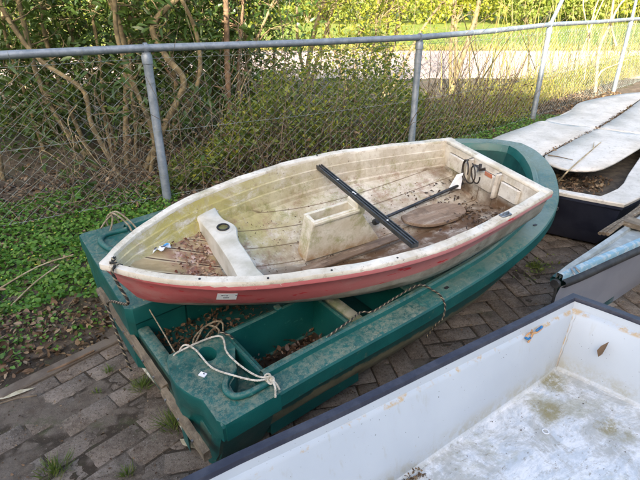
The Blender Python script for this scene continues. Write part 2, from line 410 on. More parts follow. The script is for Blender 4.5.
def m_deck():
    g = NT('off white deck covers'); c = g.mix(g.ramp(g.noise(3, 6, .7), .35, .7), (.66, .625, .57), (.47, .44, .385))
    c = g.mix(g.math('MULTIPLY', g.ramp(g.noise(22, 7, .85), .52, .66), .7), c, (.30, .265, .21)); g.bump(g.noise(30, 5), .2, .004); return g.end(c, .65)
M['deck'] = m_deck()
M['navy_hull'] = simple('navy hull paint', (.010, .013, .028), (.022, .026, .045), 5, .38, bump=.1)
M['black'] = simple('black rubber', (.014, .014, .016), (.03, .03, .03), 20, .6)
M['blue'] = simple('flaking light blue paint', (.19, .34, .44), (.36, .44, .48), 26, .65, lo=.48, hi=.6)
M['grey_pale'] = simple('faded grey paint', (.34, .38, .39), (.24, .27, .27), 12, .6)
M['grey_hull'] = simple('blue grey hull panel', (.21, .225, .27), (.25, .265, .31), 3, .28, bump=.05)
M['teal_dark'] = simple('dark teal edge', (.02, .10, .11), (.04, .14, .14), 12, .6)
M['cockpit'] = simple('dirty cockpit floor', (.10, .08, .055), (.05, .04, .03), 14, .85, bump=.6)
# --- things
M['alu_dark'] = simple('dark anodised bar', (.030, .033, .036), (.06, .062, .065), 30, .38, metal=.3)
M['alu'] = simple('dull aluminium', (.35, .36, .37), (.2, .2, .2), 40, .45, metal=.8)
M['plywood'] = m_wood('delaminating plywood', (.30, .215, .15), (.20, .135, .09), (.36, .29, .22), .75, (.12, 1, 1))
M['brownplank'] = m_wood('wet brown board', (.19, .125, .08), (.10, .062, .036), (.28, .21, .15), .6, (.1, 1, 1))
M['rope_white'] = simple('dirty white rope', (.60, .57, .50), (.40, .37, .30), 60, .85, bump=.6, bs=220)
M['rope_tan'] = simple('old tan rope', (.36, .31, .22), (.22, .18, .12), 60, .9, bump=.6, bs=220)
M['rope_black'] = simple('black rope yarn', (.018, .018, .018), (.04, .04, .035), 60, .85)
M['cable'] = simple('black rubber cable', (.02, .016, .013), (.05, .035, .025), 60, .6)
M['paper'] = simple('white label', (.80, .82, .84), (.72, .75, .8), 20, .5)
M['ink'] = simple('dark print', (.06, .06, .09), (.12, .12, .16), 90, .6)
M['orange'] = simple('orange red sticker', (.62, .19, .08), (.5, .2, .12), 40, .6)
M['blueprint'] = simple('blue print', (.05, .28, .6), (.12, .42, .7), 40, .5)
M['twine_blue'] = simple('blue twine', (.03, .22, .48), (.02, .10, .25), 60, .8)
M['twine_orange'] = simple('faded orange twine', (.55, .33, .16), (.42, .22, .10), 60, .8)
def m_galv():
    g = NT('galvanised steel'); c = g.mix(g.ramp(g.noise(14, 5, .7), .35, .65), (.26, .30, .35), (.17, .205, .245))
    c = g.mix(g.ramp(g.noise(40, 5, .8), .58, .7), c, (.36, .38, .40)); g.bump(g.noise(60, 4), .15, .003); return g.end(c, .50, .35)
M['galv'] = m_galv()
M['wire'] = simple('fence wire', (.27, .31, .29), (.18, .21, .19), 20, .55, metal=.2)
# --- ground
def m_paver():
    g = NT('dirty grey concrete pavers'); geo = g.n('ShaderNodeNewGeometry'); rnd = geo.outputs['Random Per Island']
    c = g.mix(rnd, (.23, .19, .155), (.32, .27, .225))
    c = g.mix(g.ramp(g.noise(2.2, 6, .7), .40, .64), c, (.15, .12, .094))
    c = g.mix(g.math('MULTIPLY', g.ramp(g.noise(7, 7, .8, off=(4, 4, 0)), .44, .62), .75), c, (.105, .08, .06))
    c = g.mix(g.ramp(g.noise(38, 7, .85), .50, .68), c, (.26, .225, .19))
    c = g.mix(g.ramp(g.noise(90, 6, .8, off=(5, 0, 0)), .52, .64), c, (.07, .055, .042))
    c = g.mix(g.ramp(g.noise(190, 3, .6), .62, .70), c, (.36, .33, .29))
    c = g.mix(g.math('MULTIPLY', g.ramp(g.noise(5, 6, .7, off=(8, 1, 0)), .58, .7), .5), c, (.06, .075, .03))
    g.bump(g.noise(120, 6, .8), .9, .006, g.bump(g.noise(22, 5, .75), .7, .012)); return g.end(c, .9, spec=.25)
M['paver'] = m_paver()
def m_soil():
    g = NT('dark soil with crumbs'); c = g.mix(g.ramp(g.noise(9, 7, .75), .36, .64), (.080, .061, .045), (.155, .124, .096))
    c = g.mix(g.ramp(g.noise(70, 5, .8), .6, .7), c, (.20, .17, .13))
    c = g.mix(g.math('MULTIPLY', g.ramp(g.noise(4, 5, .7), .5, .66), .6), c, (.05, .07, .02))
    g.bump(g.noise(60, 7, .8), .9, .012); return g.end(c, .95, spec=.2)
M['soil'] = m_soil()
def m_bed():
    g = NT('dusty dirt between pavers'); c = g.mix(g.ramp(g.noise(7, 7, .8), .36, .64), (.125, .100, .078), (.20, .168, .138))
    c = g.mix(g.ramp(g.z, -.0030, -.0005), (.065, .051, .038), c)
    c = g.mix(g.ramp(g.noise(80, 6, .85), .56, .68), c, (.28, .24, .20)); c = g.mix(g.ramp(g.noise(60, 6, .85, off=(4, 0, 0)), .56, .68), c, (.07, .055, .042))
    c = g.mix(g.math('MULTIPLY', g.ramp(g.noise(5, 6, .8, off=(0, 7, 0)), .54, .68), .6), c, (.085, .10, .045))
    g.bump(g.noise(110, 7, .85), .9, .008, g.bump(g.noise(24, 5, .8), .6, .012)); return g.end(c, .95, spec=.2)
M['bed'] = m_bed()
M['kerb'] = simple('soiled concrete kerb', (.15, .122, .095), (.105, .08, .06), 9, .9, bump=.6, bs=60)
def m_ground():
    g = NT('rough grass ground'); c = g.mix(g.ramp(g.noise(1.2, 7, .7), .35, .65), (.075, .065, .03), (.09, .12, .03))
    c = g.mix(g.ramp(g.noise(9, 6, .7), .45, .65), c, (.14, .13, .05)); g.bump(g.noise(12, 6, .8), .8, .03); return g.end(c, .95, spec=.2)
M['ground'] = m_ground()
def m_lawn():
    g = NT('sunlit lawn'); c = g.mix(g.ramp(g.noise(.35, 7, .7), .38, .64), (.15, .21, .035), (.24, .24, .06))
    c = g.mix(g.ramp(g.noise(3, 6, .8, stretch=(1, .4, 1)), .45, .62), c, (.10, .16, .025)); g.bump(g.noise(8, 6, .8), .8, .04); return g.end(c, .95, spec=.2)
M['lawn'] = m_lawn()
def m_road():
    g = NT('pale pinkish gravel road'); c = g.mix(g.ramp(g.noise(1.5, 6, .7), .35, .65), (.56, .44, .37), (.48, .375, .31))
    c = g.mix(g.ramp(g.noise(30, 5, .8), .58, .68), c, (.24, .19, .15)); g.bump(g.noise(60, 4), .4, .01); return g.end(c, .95, spec=.2)
M['road'] = m_road()
def m_brickwall():
    g = NT('red brick wall'); b = g.n('ShaderNodeTexBrick'); g.link(g.co, b.inputs[0])
    mp = g.n('ShaderNodeMapping'); g.link(g.co, mp.inputs[0]); mp.inputs['Rotation'].default_value = (R(90), 0, 0); g.link(mp.outputs[0], b.inputs[0])
    b.inputs['Color1'].default_value = (.26, .12, .08, 1); b.inputs['Color2'].default_value = (.20, .09, .06, 1); b.inputs['Mortar'].default_value = (.35, .33, .3, 1); b.inputs['Scale'].default_value = 4.5
    return g.end(b.outputs[0], .9)
M['brick'] = m_brickwall(); M['roof'] = simple('dark roof tiles', (.06, .05, .05), (.1, .08, .07), 3, .8)
M['glass'] = simple('window glass', (.05, .06, .07), (.03, .04, .05), 2, .08)
# --- plants
M['bark'] = simple('olive brown bark', (.25, .195, .105), (.13, .10, .055), 14, .9, bump=.7, bs=50)
M['bark_red'] = simple('reddish brown bark', (.23, .145, .09), (.13, .085, .05), 14, .9, bump=.7, bs=50)
M['deadstem'] = simple('pale dead stems', (.46, .38, .24), (.30, .23, .13), 16, .9, bump=.3)
M['twig'] = simple('grey brown twig', (.20, .155, .105), (.11, .082, .055), 20, .9, bump=.4)
M['leaf_dark'] = leafmat('dark glossy leaves', [(.040, .080, .024), (.062, .120, .032), (.10, .165, .042)], .35, .35, .5)
M['leaf_mid'] = leafmat('mid green small leaves', [(.10, .145, .032), (.17, .22, .045), (.27, .30, .070)], .4)
M['leaf_yellow'] = leafmat('fresh yellow green leaves', [(.22, .27, .03), (.34, .36, .04), (.46, .43, .07)], .5)
M['leaf_cover'] = leafmat('ground ivy leaves', [(.04, .13, .016), (.08, .20, .028), (.12, .26, .04), (.18, .28, .055)], .3, .45)
M['petal'] = leafmat('small yellow flowers', [(.45, .42, .05), (.55, .50, .10)], .2)
M['litter'] = leafmat('dead leaves', [(.055, .033, .022), (.11, .070, .046), (.18, .12, .082), (.28, .21, .15)], 0, .8, .2)
M['litter_red'] = leafmat('dead leaves, pinkish', [(.10, .035, .028), (.20, .095, .075), (.42, .30, .25), (.09, .04, .03)], 0, .8, .2)
M['litter_wet'] = leafmat('wet dark leaves', [(.030, .017, .010), (.055, .030, .018), (.10, .055, .03)], 0, .45, .5)
M['litter_mix'] = leafmat('dark dead leaves', [(.035, .022, .013), (.07, .042, .026), (.13, .08, .05), (.05, .03, .02)], 0, .7, .3)
M['grass'] = leafmat('grass blades', [(.07, .13, .025), (.11, .17, .035), (.19, .20, .07)], .3)
M['straw'] = leafmat('dry straw blades', [(.30, .24, .10), (.42, .35, .15), (.26, .28, .07), (.36, .30, .08)], .35)
# =================================================================== WHITE AND RED DINGHY
LD = 2.06
US = [0, .04, .15, .35, .6, .8, 1]
HB = [0, .100, .281, .439, .505, .455, .374]
CB = [0, .058, .168, .340, .440, .395, .322]
def vf(u): return float(interp(u, [0, .12, .35, 1], [.12, .35, 1, .75]))
def dz(u): return float(interp(u, [0, .15, .4, .7, 1], [.84, .97, 1.05, 1.02, .90]))
din = empty('rowing_dinghy', (-.819, 1.597, .72), (-.142, .039, 3.658))
tag(din, 'small weathered white dinghy with a faded red band, lying in the big teal boat', 'dinghy')
us = np.concatenate([[.0, .006, .015, .028, .04], np.linspace(.06, 1, 40)])
def outer(u, sgn):
    hb = max(float(interp(u, US, HB)), .035*(min(u/.015, 1))**.5 if u < .04 else 0); cb = float(interp(u, US, CB)); k = dz(u)
    bowf = math.exp(-u/.07)
    P = [(hb-.004, -.004), (hb, -.010), (hb, -.030), (hb-.012, -.036), (hb-.016, -.04),
         (hb*.74+cb*.26-.010, -.088*k), (hb*.42+cb*.58, -.145*k), (cb, -.195*k), (cb*.90, -.218*k), (cb*.6, -.218*k-.045*vf(u)-.012), (0.0, -.218*k-.115*vf(u))]
    return [(-LD*u-.105*bowf*(min(-z/.2, 1.2)), sgn*max(y, 0), z) for (y, z) in P]
b = MB()
for sg in (1, -1): b.rings([outer(u, sg) for u in us], flip=(sg < 0))
E1 = outer(1, 1); E2 = outer(1, -1)
b.poly([p for p in E1]+[p for p in E2[::-1][1:]])
b.build('hull', M['dinghy_hull'], din, smooth=35)
# inside skin with lapped strakes
def inner(u, sg):
    hb = float(interp(u, US, HB)); cb = float(interp(u, US, CB)); k = dz(u)
    w = .044 if u < .97 else .03
    hi = max(hb-w, .008); fb = max(min(cb-.028, hi-.04), .004); kf = k*float(interp(u, [0, .2, .45, 1], [.60, .80, 1, 1]))
    zf = -.165*kf
    q = lambda t: hi+(fb-hi)*t
    P = [(hi, -.004), (hi-.003, -.012), (q(.22), zf*.30), (q(.27)-.006, zf*.31), (q(.48), zf*.58), (q(.53)-.006, zf*.59), (q(.80), zf*.86), (q(.86)-.004, zf*.90), (fb, zf), (fb*.8, zf-.022*vf(u)), (fb*.4, zf-.066*vf(u)), (0, zf-.105*vf(u))]
    return [(-LD*u, sg*max(y, 0), z) for (y, z) in P]
ui = np.concatenate([[.028], np.linspace(.04, .965, 44)])
b = MB()
for sg in (1, -1): b.rings([inner(u, sg) for u in ui], flip=(sg > 0))
a = inner(ui[0], 1); c = inner(ui[0], -1); b.poly(a+c[::-1][1:])
b.build('inner_skin', M['dinghy_in'], din, smooth=30)
# transom lining with moulded panels
a = inner(.965, 1); c = inner(.965, -1)
tr = MB(); tr.poly([(p[0], p[1], p[2]) for p in a+c[::-1][1:]])
for (y0, w, zt, zb_) in ((-.20, .15, -.035, -.125), (.0, .17, -.03, -.135), (.19, .13, -.035, -.12)):
    tr.box((-LD*.965+.012, y0, (zt+zb_)/2), (.024, w, zt-zb_), bev=.010)
for y0 in (-.10, .105): tr.box((-LD*.965+.02, y0, -.075), (.045, .022, .15), bev=.010)
tr.build('transom_lining', M['dinghy_in'], din, smooth=40)
# rim
b = MB()
def rimrow(u, sg):
    hb = max(float(interp(u, US, HB)), .035*(min(u/.015, 1))**.5 if u < .04 else 0)
    hi = max(hb-.046, 0)
    if u < .028: hi = 0
    x = -LD*u
    jit = .0015*math.sin(u*41)+.001*math.sin(u*97+sg)
    return [(x, sg*(hb-.001), -.018), (x, sg*(hb+.001), -.004), (x, sg*max(hb-.005, 0), .004+jit), (x, sg*(hi+(.004 if hi else 0)), .004+jit), (x, sg*hi, -.002), (x, sg*hi, -.020)]
ur = np.concatenate([[.0005, .003, .008, .015, .022, .0279, .0285, .034, .04], np.linspace(.06, 1.0, 46)])
for sg in (1, -1): b.rings([rimrow(u, sg) for u in ur], flip=(sg < 0))
b.build('gunwale', M['dinghy_rim'], din, smooth=50)
hs = .374
b = MB(); b.box((-LD*.983, 0, -.006), (.052, hs*2+.004, .026), bev=.006); b.build('transom_cap', M['dinghy_rim'], din, smooth=50)
b = MB(); b.box((-LD*.62, 0, -.335), (1.0, .028, .035), bev=.008); b.build('keel', M['dinghy_hull'], din)
# planked bow floor with its own worn red paint, 4 mm above the skin
def floorz(u, y=0):
    k = dz(u)*float(interp(u, [0, .2, .45, 1], [.60, .80, 1, 1])); fb = max(float(interp(u, US, CB))-.028, .02)
    return -.165*k-.105*vf(u)*(1-min(abs(y)/fb, 1))
b = MB(); rows = []
for u in np.linspace(.045, .225, 12):
    cb = float(interp(u, US, CB)); hb = float(interp(u, US, HB)); fb = max(min(cb+.012, hb-.075), .01)
    rows.append([(-LD*u, y*fb, floorz(u, y*fb)+.010+abs(y)**4*.012) for y in np.linspace(-1, 1, 9)])
b.rings(rows); b.build('bow_floor', M['bowfloor'], din, smooth=40)
# forward thwart: spans side to side, narrower in the middle, with mast tab and ring
b = MB()
def cly(x, y, z):
    u = -x/LD; hb = float(interp(u, US, HB))-.05; cb = float(interp(u, US, CB))-.055; lim = hb+(cb-hb)*min(max(-z-.03, 0)/.15, 1)
    return max(-lim, min(lim, y))
xs0 = lambda y: -.445-.035*(1-min(abs(y)/.33, 1)**2)*.8
def thw(y):
    wide = .082+.05*max(0, abs(y)-.20)/.13*.6+.035*math.exp(-((y+.13)/.07)**2)
    x0 = xs0(y); zt = -.060-.012*(1-abs(y)/.36)
    return [(x0+.012, cly(x0, y, zt-.095), zt-.095), (x0+.004, cly(x0, y, zt-.006), zt-.006), (x0-.004, cly(x0, y, zt), zt), (x0-wide+.006, cly(x0-wide, y, zt), zt), (x0-wide, cly(x0-wide, y, zt-.006), zt-.006), (x0-wide, cly(x0-wide, y, zt-.022), zt-.022)]
ys = np.linspace(-.372, .345, 30)
b.rings([thw(y) for y in ys]); seat = b.build('thwart', M['seat_grp'], din, smooth=45)
b = MB()
for r0, z in ((.026, .004),): 
    pts = [(-.528+math.cos(t)*.025, -.135+math.sin(t)*.025, -.067+z) for t in np.linspace(0, 2*math.pi, 25)]; b.tube(pts, .0042, 6, cap=False)
b.build('mast_ring', M['black'], seat, smooth=60)
b = MB(); b.prism([(-.528+math.cos(t)*.022, -.135+math.sin(t)*.022) for t in np.linspace(0, 2*math.pi, 20, endpoint=False)], -.071, -.0665)
b.build('mast_hole', simple('algae water in mast hole', (.16, .15, .04), (.10, .09, .03), 30, .4), seat)
b = MB(); b.prism([(-.528+math.cos(t)*.040, -.130+math.sin(t)*.044) for t in np.linspace(0, 2*math.pi, 24, endpoint=False)], -.085, -.0675)
b.build('mast_pad', M['seat_grp'], seat, smooth=40)
# centreboard case: open slot on top, taller aft end
b = MB()
def wall(y0, y1, xa, xb, xta, xtb, zb, zta, ztb):
    vs = [(xa, y0, zb), (xb, y0, zb), (xtb, y0, ztb), (xta, y0, zta), (xa, y1, zb), (xb, y1, zb), (xtb, y1, ztb), (xta, y1, zta)]
    b.add(vs, [(0, 1, 2, 3), (7, 6, 5, 4), (0, 4, 5, 1), (1, 5, 6, 2), (2, 6, 7, 3), (3, 7, 4, 0)])
wall(-.078, -.064, -.870, -1.300, -.905, -1.150, -.275, -.065, -.052); wall(-.006, .010, -.870, -1.300, -.905, -1.150, -.275, -.065, -.052)
wall(-.0635, -.0065, -.868, -.893, -.905, -.922, -.275, -.066, -.066); wall(-.0635, -.0065, -1.15, -1.302, -1.135, -1.152, -.275, -.053, -.053)
b.box((-1.165, -.034, -.060), (.055, .088, .070), bev=.006)
b.box((-1.03, .013, -.070), (.25, .010, .014), rot=(0, .05, 0)); b.box((-1.03, -.082, -.070), (.25, .010, .014), rot=(0, .05, 0))
b.build('centreboard_case', M['case'], din, bevel=.003)
# rust specks, screws and cleat on the rim
for (x, sy) in ((-.30, 1), (-.52, 1), (-.75, 1), (-1.2, -1), (-1.02, 1)):
    hb = float(interp(-x/LD, US, HB)); b = MB(); b.tube([(x, sy*(hb-.020), .0035), (x, sy*(hb-.020), .0068)], .0045, 8); b.build('rim_screw', M['black'], din)
b = MB(); hb = float(interp(.80, US, HB)); b.box((-1.655, hb-.020, .009), (.06, .026, .008), bev=.003); b.tube([(-1.635, hb-.02, .013), (-1.64, hb-.02, .021), (-1.67, hb-.02, .021), (-1.675, hb-.02, .013)], .004, 6)
b.build('rowlock_plate', M['alu'], din)
# number label on the red band (print is illegible in the photograph: small dark marks)
def hullpt(x, z, out=.0015):
    u = -x/LD; hb = float(interp(u, US, HB)); cb = float(interp(u, US, CB)); k = dz(u)
    zs = [-.04, -.088*k, -.145*k, -.195*k]; ysl = [hb-.016, hb*.74+cb*.26-.010, hb*.42+cb*.58, cb]
    y = float(np.interp(-z, [-q for q in zs], ysl)); return Vector((x, y+out, z))
def patch(name, mat, x0, x1, z0, z1, parent, out, n=4):
    b = MB(); b.rings([[hullpt(x, z, out) for z in np.linspace(z0, z1, 3)] for x in np.linspace(x0, x1, n)]); return b.build(name, mat, parent, solid=.0008)
lab = patch('number_label', M['paper'], -.352, -.418, -.064, -.112, din, .003)
b = MB()
for (x0, x1, z0, z1) in ((-.365, -.372, -.074, -.081), (-.373, -.379, -.077, -.081), (-.381, -.387, -.076, -.083), (-.373, -.378, -.092, -.099), (-.379, -.385, -.092, -.099), (-.386, -.392, -.092, -.099), (-.411, -.416, -.073, -.080)):
    b.rings([[hullpt(x, z, .0048) for z in (z0, z1)] for x in (x0, x1)])
b.build('printed_marks', M['ink'], lab)
b = MB(); b.box((-LD*.965+.028, .045, -.035), (.004, .05, .022), rot=(0, .15, 0)); b.build('warning_sticker', M['orange'], din)
b = MB(); b.tube([(-LD*.965+.035+.012*math.cos(t), -.035+.014*math.sin(t), -.018) for t in np.linspace(0, 6.28, 15)], .003, 5); b.tube([(-LD*.965+.03, -.03, -.03), (-LD*.965+.045, -.02, -.045)], .004, 5)
b.build('transom_shackle', M['alu'], din)

def DW(x, y, z): return (din_m @ Vector((x, y, z)))
din_m = Matrix.Translation(Vector((-.819, 1.597, .72))) @ Euler((-.142, .039, 3.658)).to_matrix().to_4x4()
rotD = (-.142, .039, 3.658)

# loose things lying in the dinghy ------------------------------------------------
o = empty('metal_bar', DW(-1.17, 0, 0), rotD); tag(o, 'dark grooved metal bar lying slantwise across the white dinghy', 'metal bar')
A = Vector((-1.199, -.495, -.050)); B = Vector((-1.120, .455, .018)); c0 = Vector((-1.17, 0, 0))
b = MB(); d = (B-A); L = d.length; mid = (A+B)/2-c0; yaw = math.atan2(d.y, d.x); pit = -math.asin(d.z/L)
b.box(mid, (L, .034, .016), rot=(0, pit, yaw))
up = Vector((0, 0, 1))
for s_ in (-.0145, 0, .0145):
    n_ = Vector((-math.sin(yaw), math.cos(yaw), 0))*s_; b.box(mid+n_+up*.0105, (L-.002, .0045, .006), rot=(0, pit, yaw))
b.build('profile', M['alu_dark'], o)
for t, w in ((.28, .009), (.455, .013), (.475, .008), (.78, .007)):
    b = MB(); p = A.lerp(B, t)-c0+up*.0145; b.box(p, (w, .008, .002), rot=(0, pit, yaw+.5)); b.build('paint_splash', M['paper'], o)
# tiller with rubber joint and rudder board
o = empty('tiller', DW(-1.75, -.10, -.12), rotD); c0 = Vector((-1.75, -.10, -.12)); tag(o, 'thin dark tiller rod lying towards the dinghy transom, resting on the brown board', 'tiller')
b = MB(); pts = [Vector((-1.335, -.078, -.225)), Vector((-1.6, -.10, -.205)), Vector((-1.95, -.11, -.16))]; b.tube([p-c0 for p in smooth_path(pts, 4)], .0085, 8); b.build('rod', M['alu_dark'], o, smooth=50)
b = MB(); b.tube([Vector((-1.335, -.091, -.238))-c0, Vector((-1.335, -.065, -.212))-c0], .017, 8); b.build('joint', M['black'], o, smooth=50)
b = MB(); b.tube([Vector((-1.95, -.11, -.16))-c0, Vector((-1.985, -.095, -.09))-c0], .008, 8); b.build('bent_end', M['alu_dark'], o)
o = empty('rudder_blade', DW(-1.62, .015, -.208), (rotD[0], rotD[1], rotD[2])); c0 = Vector((-1.62, .0, -.235)); tag(o, 'brown half round wooden rudder blade flat on the dinghy floor beside the black rod', 'rudder blade')
b = MB(); ol = [(-1.46, -.05), (-1.58, -.075), (-1.72, -.07), (-1.80, -.035), (-1.83, .02), (-1.80, .075), (-1.70, .10), (-1.58, .095), (-1.50, .06), (-1.45, .0)]
ol = [(p.x, p.y) for p in smooth_path([Vector((x, y, 0)) for x, y in ol+ol[:1]], 3)[:-1]]
b.prism([(x-c0.x, y-c0.y) for x, y in ol], -.012, .006); b.build('blade', M['plywood'], o, bevel=.003)
o = empty('floor_board', DW(-1.10, .095, -.232), rotD); tag(o, 'long wet brown board on the dinghy floor against the near side', 'board')
b = MB(); b.box((.0, .0, .0), (.60, .05, .012), rot=(0, .01, .06), bev=.004); b.build('board', M['brownplank'], o)
# cable loop hanging on the transom, white card behind it
o = empty('cable_loop', DW(-1.95, -.05, -.08), rotD); c0 = Vector((-1.95, -.05, -.08)); tag(o, 'black cable coiled in two loops against the dinghy transom', 'cable')
b = MB()
for (cx, cy, a1, a2, ph) in ((-1.90, -.085, .050, .055, 0), (-1.915, -.02, .06, .045, 1.0), (-1.905, -.06, .075, .06, 2.0)):
    pts = [Vector((cx+.03*math.cos(t)-.02, cy+a1*math.cos(t), -.055+a2*math.sin(t)))-c0 for t in np.linspace(ph, ph+5.6, 18)]; b.tube(pts, .0042, 6)
b.tube([Vector((-1.955, -.02, .0))-c0, Vector((-1.94, .0, -.02))-c0, Vector((-1.955, .02, -.01))-c0], .009, 6)
b.build('cable', M['cable'], o, smooth=60)
o = empty('white_card', DW(-1.90, -.135, -.13), rotD); o.scale = (.8, .8, .8); tag(o, 'pointed white card leaning behind the cable by the dinghy transom', 'card')
b = MB(); vs = [(.03, .0, -.065), (-.03, .055, -.06), (-.045, .035, .055), (-.02, .0, .03)]; b.add(vs, [(0, 1, 2, 3)]); b.build('sheet', M['paper'], o, solid=.002)
# crumpled white and blue wrapper on the bow planks
o = empty('wrapper', DW(-.245, -.135, floorz(.119, -.135)+.024), rotD); tag(o, 'crumpled white wrapper with blue print on the dinghy bow planks', 'wrapper')
b = MB(); rows = []
for i, x in enumerate(np.linspace(-.045, .045, 9)):
    rows.append([(x, y+.006*math.sin(i*2.1), .004+.006*math.sin(i*1.7+j*1.3)) for j, y in enumerate(np.linspace(-.020*(1-abs(x)*8), .022*(1-abs(x)*6), 5))])
b.rings(rows); b.build('sheet', M['paper'], o, solid=.0015, smooth=60)
b = MB(); b.box((-.028, .004, .013), (.022, .010, .002), rot=(0, 0, .5)); b.build('print', M['blueprint'], o)
b = MB(); b.box((.005, -.012, .013), (.014, .007, .002), rot=(0, 0, .2)); b.box((-.015, .012, .013), (.02, .004, .002), rot=(0, 0, -.1)); b.box((.018, .010, .012), (.018, .004, .002), rot=(0, 0, .8)); b.build('dark_print', M['ink'], o)

def litter_obj(name, label, cat, n, posf, size, mat, mw, flat=.35, group=None, asp=.55):
    P = np.array([posf() for _ in range(n)]); D = rand_dirs(n, 0, flat); Nn = rand_dirs(n, 1.6, 1)
    Ls = rng.uniform(size[0], size[1], n)
    V, Fc = leaf_arrays(P, D, Nn, Ls, Ls*rng.uniform(.35, asp+.2, n), .15, .18)
    if mw is not None:
        Mx = np.array(mw); V = V@Mx[:3, :3].T+Mx[:3, 3]
    o = npmesh(name, V, Fc, mat); tag(o, label, cat, kind='stuff'); return o
def bowpos():
    while True:
        x = rng.uniform(-.445, -.27); y = rng.uniform(-.34, .22)
        if rng.random() < ((-.24-x)/.20)**1.3: 
            u = -x/LD
            if abs(y) < float(interp(u, US, CB))+.0: return (x, y, floorz(u, y)+rng.uniform(.012, .026))
litter_obj('leaf_crumbs', 'pinkish brown dead leaf crumbs heaped in front of the dinghy thwart', 'dead leaves', 420, bowpos, (.006, .020), M['litter_red'], din_m)
def sternpos():
    x = rng.normal(-1.82, .10); y = rng.normal(.08, .14); x = min(max(x, -1.97), -1.4); y = min(max(y, -.2), .33)
    return (x, y, floorz(.9, y)+rng.uniform(.0, .012))
litter_obj('wet_leaves', 'wet brown leaves gathered by the dinghy transom', 'dead leaves', 420, sternpos, (.008, .03), M['litter_wet'], din_m)
def midpos():
    x = rng.normal(-1.25, .28) if rng.random() < .6 else rng.uniform(-1.9, -.6); x = min(max(x, -1.9), -.58); y = rng.normal(-.15, .12) if rng.random() < .5 else rng.uniform(-.3, .3); y = min(max(y, -.33), .33); return (x, y, floorz(-x/LD, y)+.003)
litter_obj('floor_crumbs', 'small brown crumbs scattered over the dinghy floor planks', 'debris', 650, midpos, (.003, .014), M['litter'], din_m)

# =================================================================== TEAL BOAT
LG = 2.935
grn = empty('plastic_workboat', (-.805, 1.773, .42), (.065, -.042, .669)); tag(grn, 'big teal plastic boat with mossy rim and two stern lockers, under the white dinghy', 'boat')
grn_m = Matrix.Translation(Vector((-.805, 1.773, .42))) @ Euler((.065, -.042, .669)).to_matrix().to_4x4()
def GW(x, y, z): return grn_m @ Vector((x, y, z))
def sheer(x): return .0125*x*x
_us = np.concatenate([np.linspace(0, .75, 34), np.linspace(.765, .96, 18), [.968, .976, .984, .990, .995, .998]])
def hbg(u):
    return float(interp(u*LG, [0, .38, 1.1, 1.6, 2.0, 2.25, 2.52, 2.72, 2.84, 2.905, 2.935], [.791, .79, .809, .80, .745, .665, .515, .355, .215, .10, .0]))
near_ = [(LG*u, -hbg(u)) for u in _us]; OUT = near_[:-1]+[(LG, 0.0)]+[(LG*u, hbg(u)) for u in _us[::-1][1:]]
def offs(poly, d):
    """inward offset of the outline, the rim grows wider towards the bow"""
    out = []; n = len(poly)
    for i, p in enumerate(poly):
        a = Vector(poly[max(i-1, 0)]); c = Vector(poly[min(i+1, n-1)]); t = (c-a).normalized(); nn = Vector((-t.y, t.x))
        k = d*(1+.42*min(max((p[0]-1.5)/1.2, 0), 1)) if d > .02 else d
        q = Vector(p)+nn*k
        if i in (0, n-1): q.x = p[0]
        out.append((q.x, q.y))
    return out
def ringg(d, z, xmin=None):
    if xmin is None: return [(x, y, z+sheer(x)) for x, y in offs(OUT, d)]
    return [((x, y, z+sheer(x)) if x >= xmin else (xmin, y, z+sheer(xmin))) for x, y in offs(OUT, d)]
b = MB()
b.rings([ringg(.004, -.002), ringg(-.002, -.010), ringg(-.003, -.068), ringg(.004, -.076), ringg(.020, -.080), ringg(.036, -.12), ringg(.060, -.20), ringg(.105, -.29), ringg(.18, -.355), ringg(.26, -.378)], flip=True)
last = ringg(.26, -.375); b.rings([last, [(x, 0.0, z-.02) for x, y, z in last]], flip=True)
b.build('hull', M['green_hull'], grn, smooth=35)
b = MB()
b.rings([ringg(.004, -.002), ringg(.014, .003), ringg(.082, .002, .21), ringg(.088, .020, .215), ringg(.096, .026, .218), ringg(.112, .024, .218), ringg(.120, .008, .218), ringg(.128, -.02, .218)])
b.build('gunwale', M['green'], grn, smooth=28)
b = MB()
b.rings([ringg(.126, -.015, .3), ringg(.150, -.13, .3), ringg(.165, -.25, .3), ringg(.185, -.31, .3), ringg(.22, -.325, .3)])
last = ringg(.22, -.325, .3); b.rings([last, [(x, 0.0, -.325+sheer(x)*.5) for x, y, z in last]])
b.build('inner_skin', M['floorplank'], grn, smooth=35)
# floor ribs
b = MB()
for y in (-.42, -.20, .02): b.box((1.3, y, -.312), (1.4, .012, .012), bev=.003)
b.build('floor_rib', M['green_clean'], grn)
# transom wall with low middle sill
b = MB()
prof = [(y, z) for y, z in ((.70, -.02), (-.70, -.02), (-.68, -.20), (-.60, -.35), (-.24, -.385), (-.19, -.34), (-.14, -.385), (.50, -.385), (.60, -.35), (.68, -.20))]
b.add([(-.004, y, z if z < -.03 else -.128) for y, z in prof]+[(.045, y, z if z < -.03 else -.128) for y, z in prof],
      [tuple(range(9, -1, -1)), tuple(range(10, 20))]+[(i, (i+1) % 10, 10+(i+1) % 10, 10+i) for i in range(10)])
b.build('transom', M['green_hull'], grn, bevel=.008)
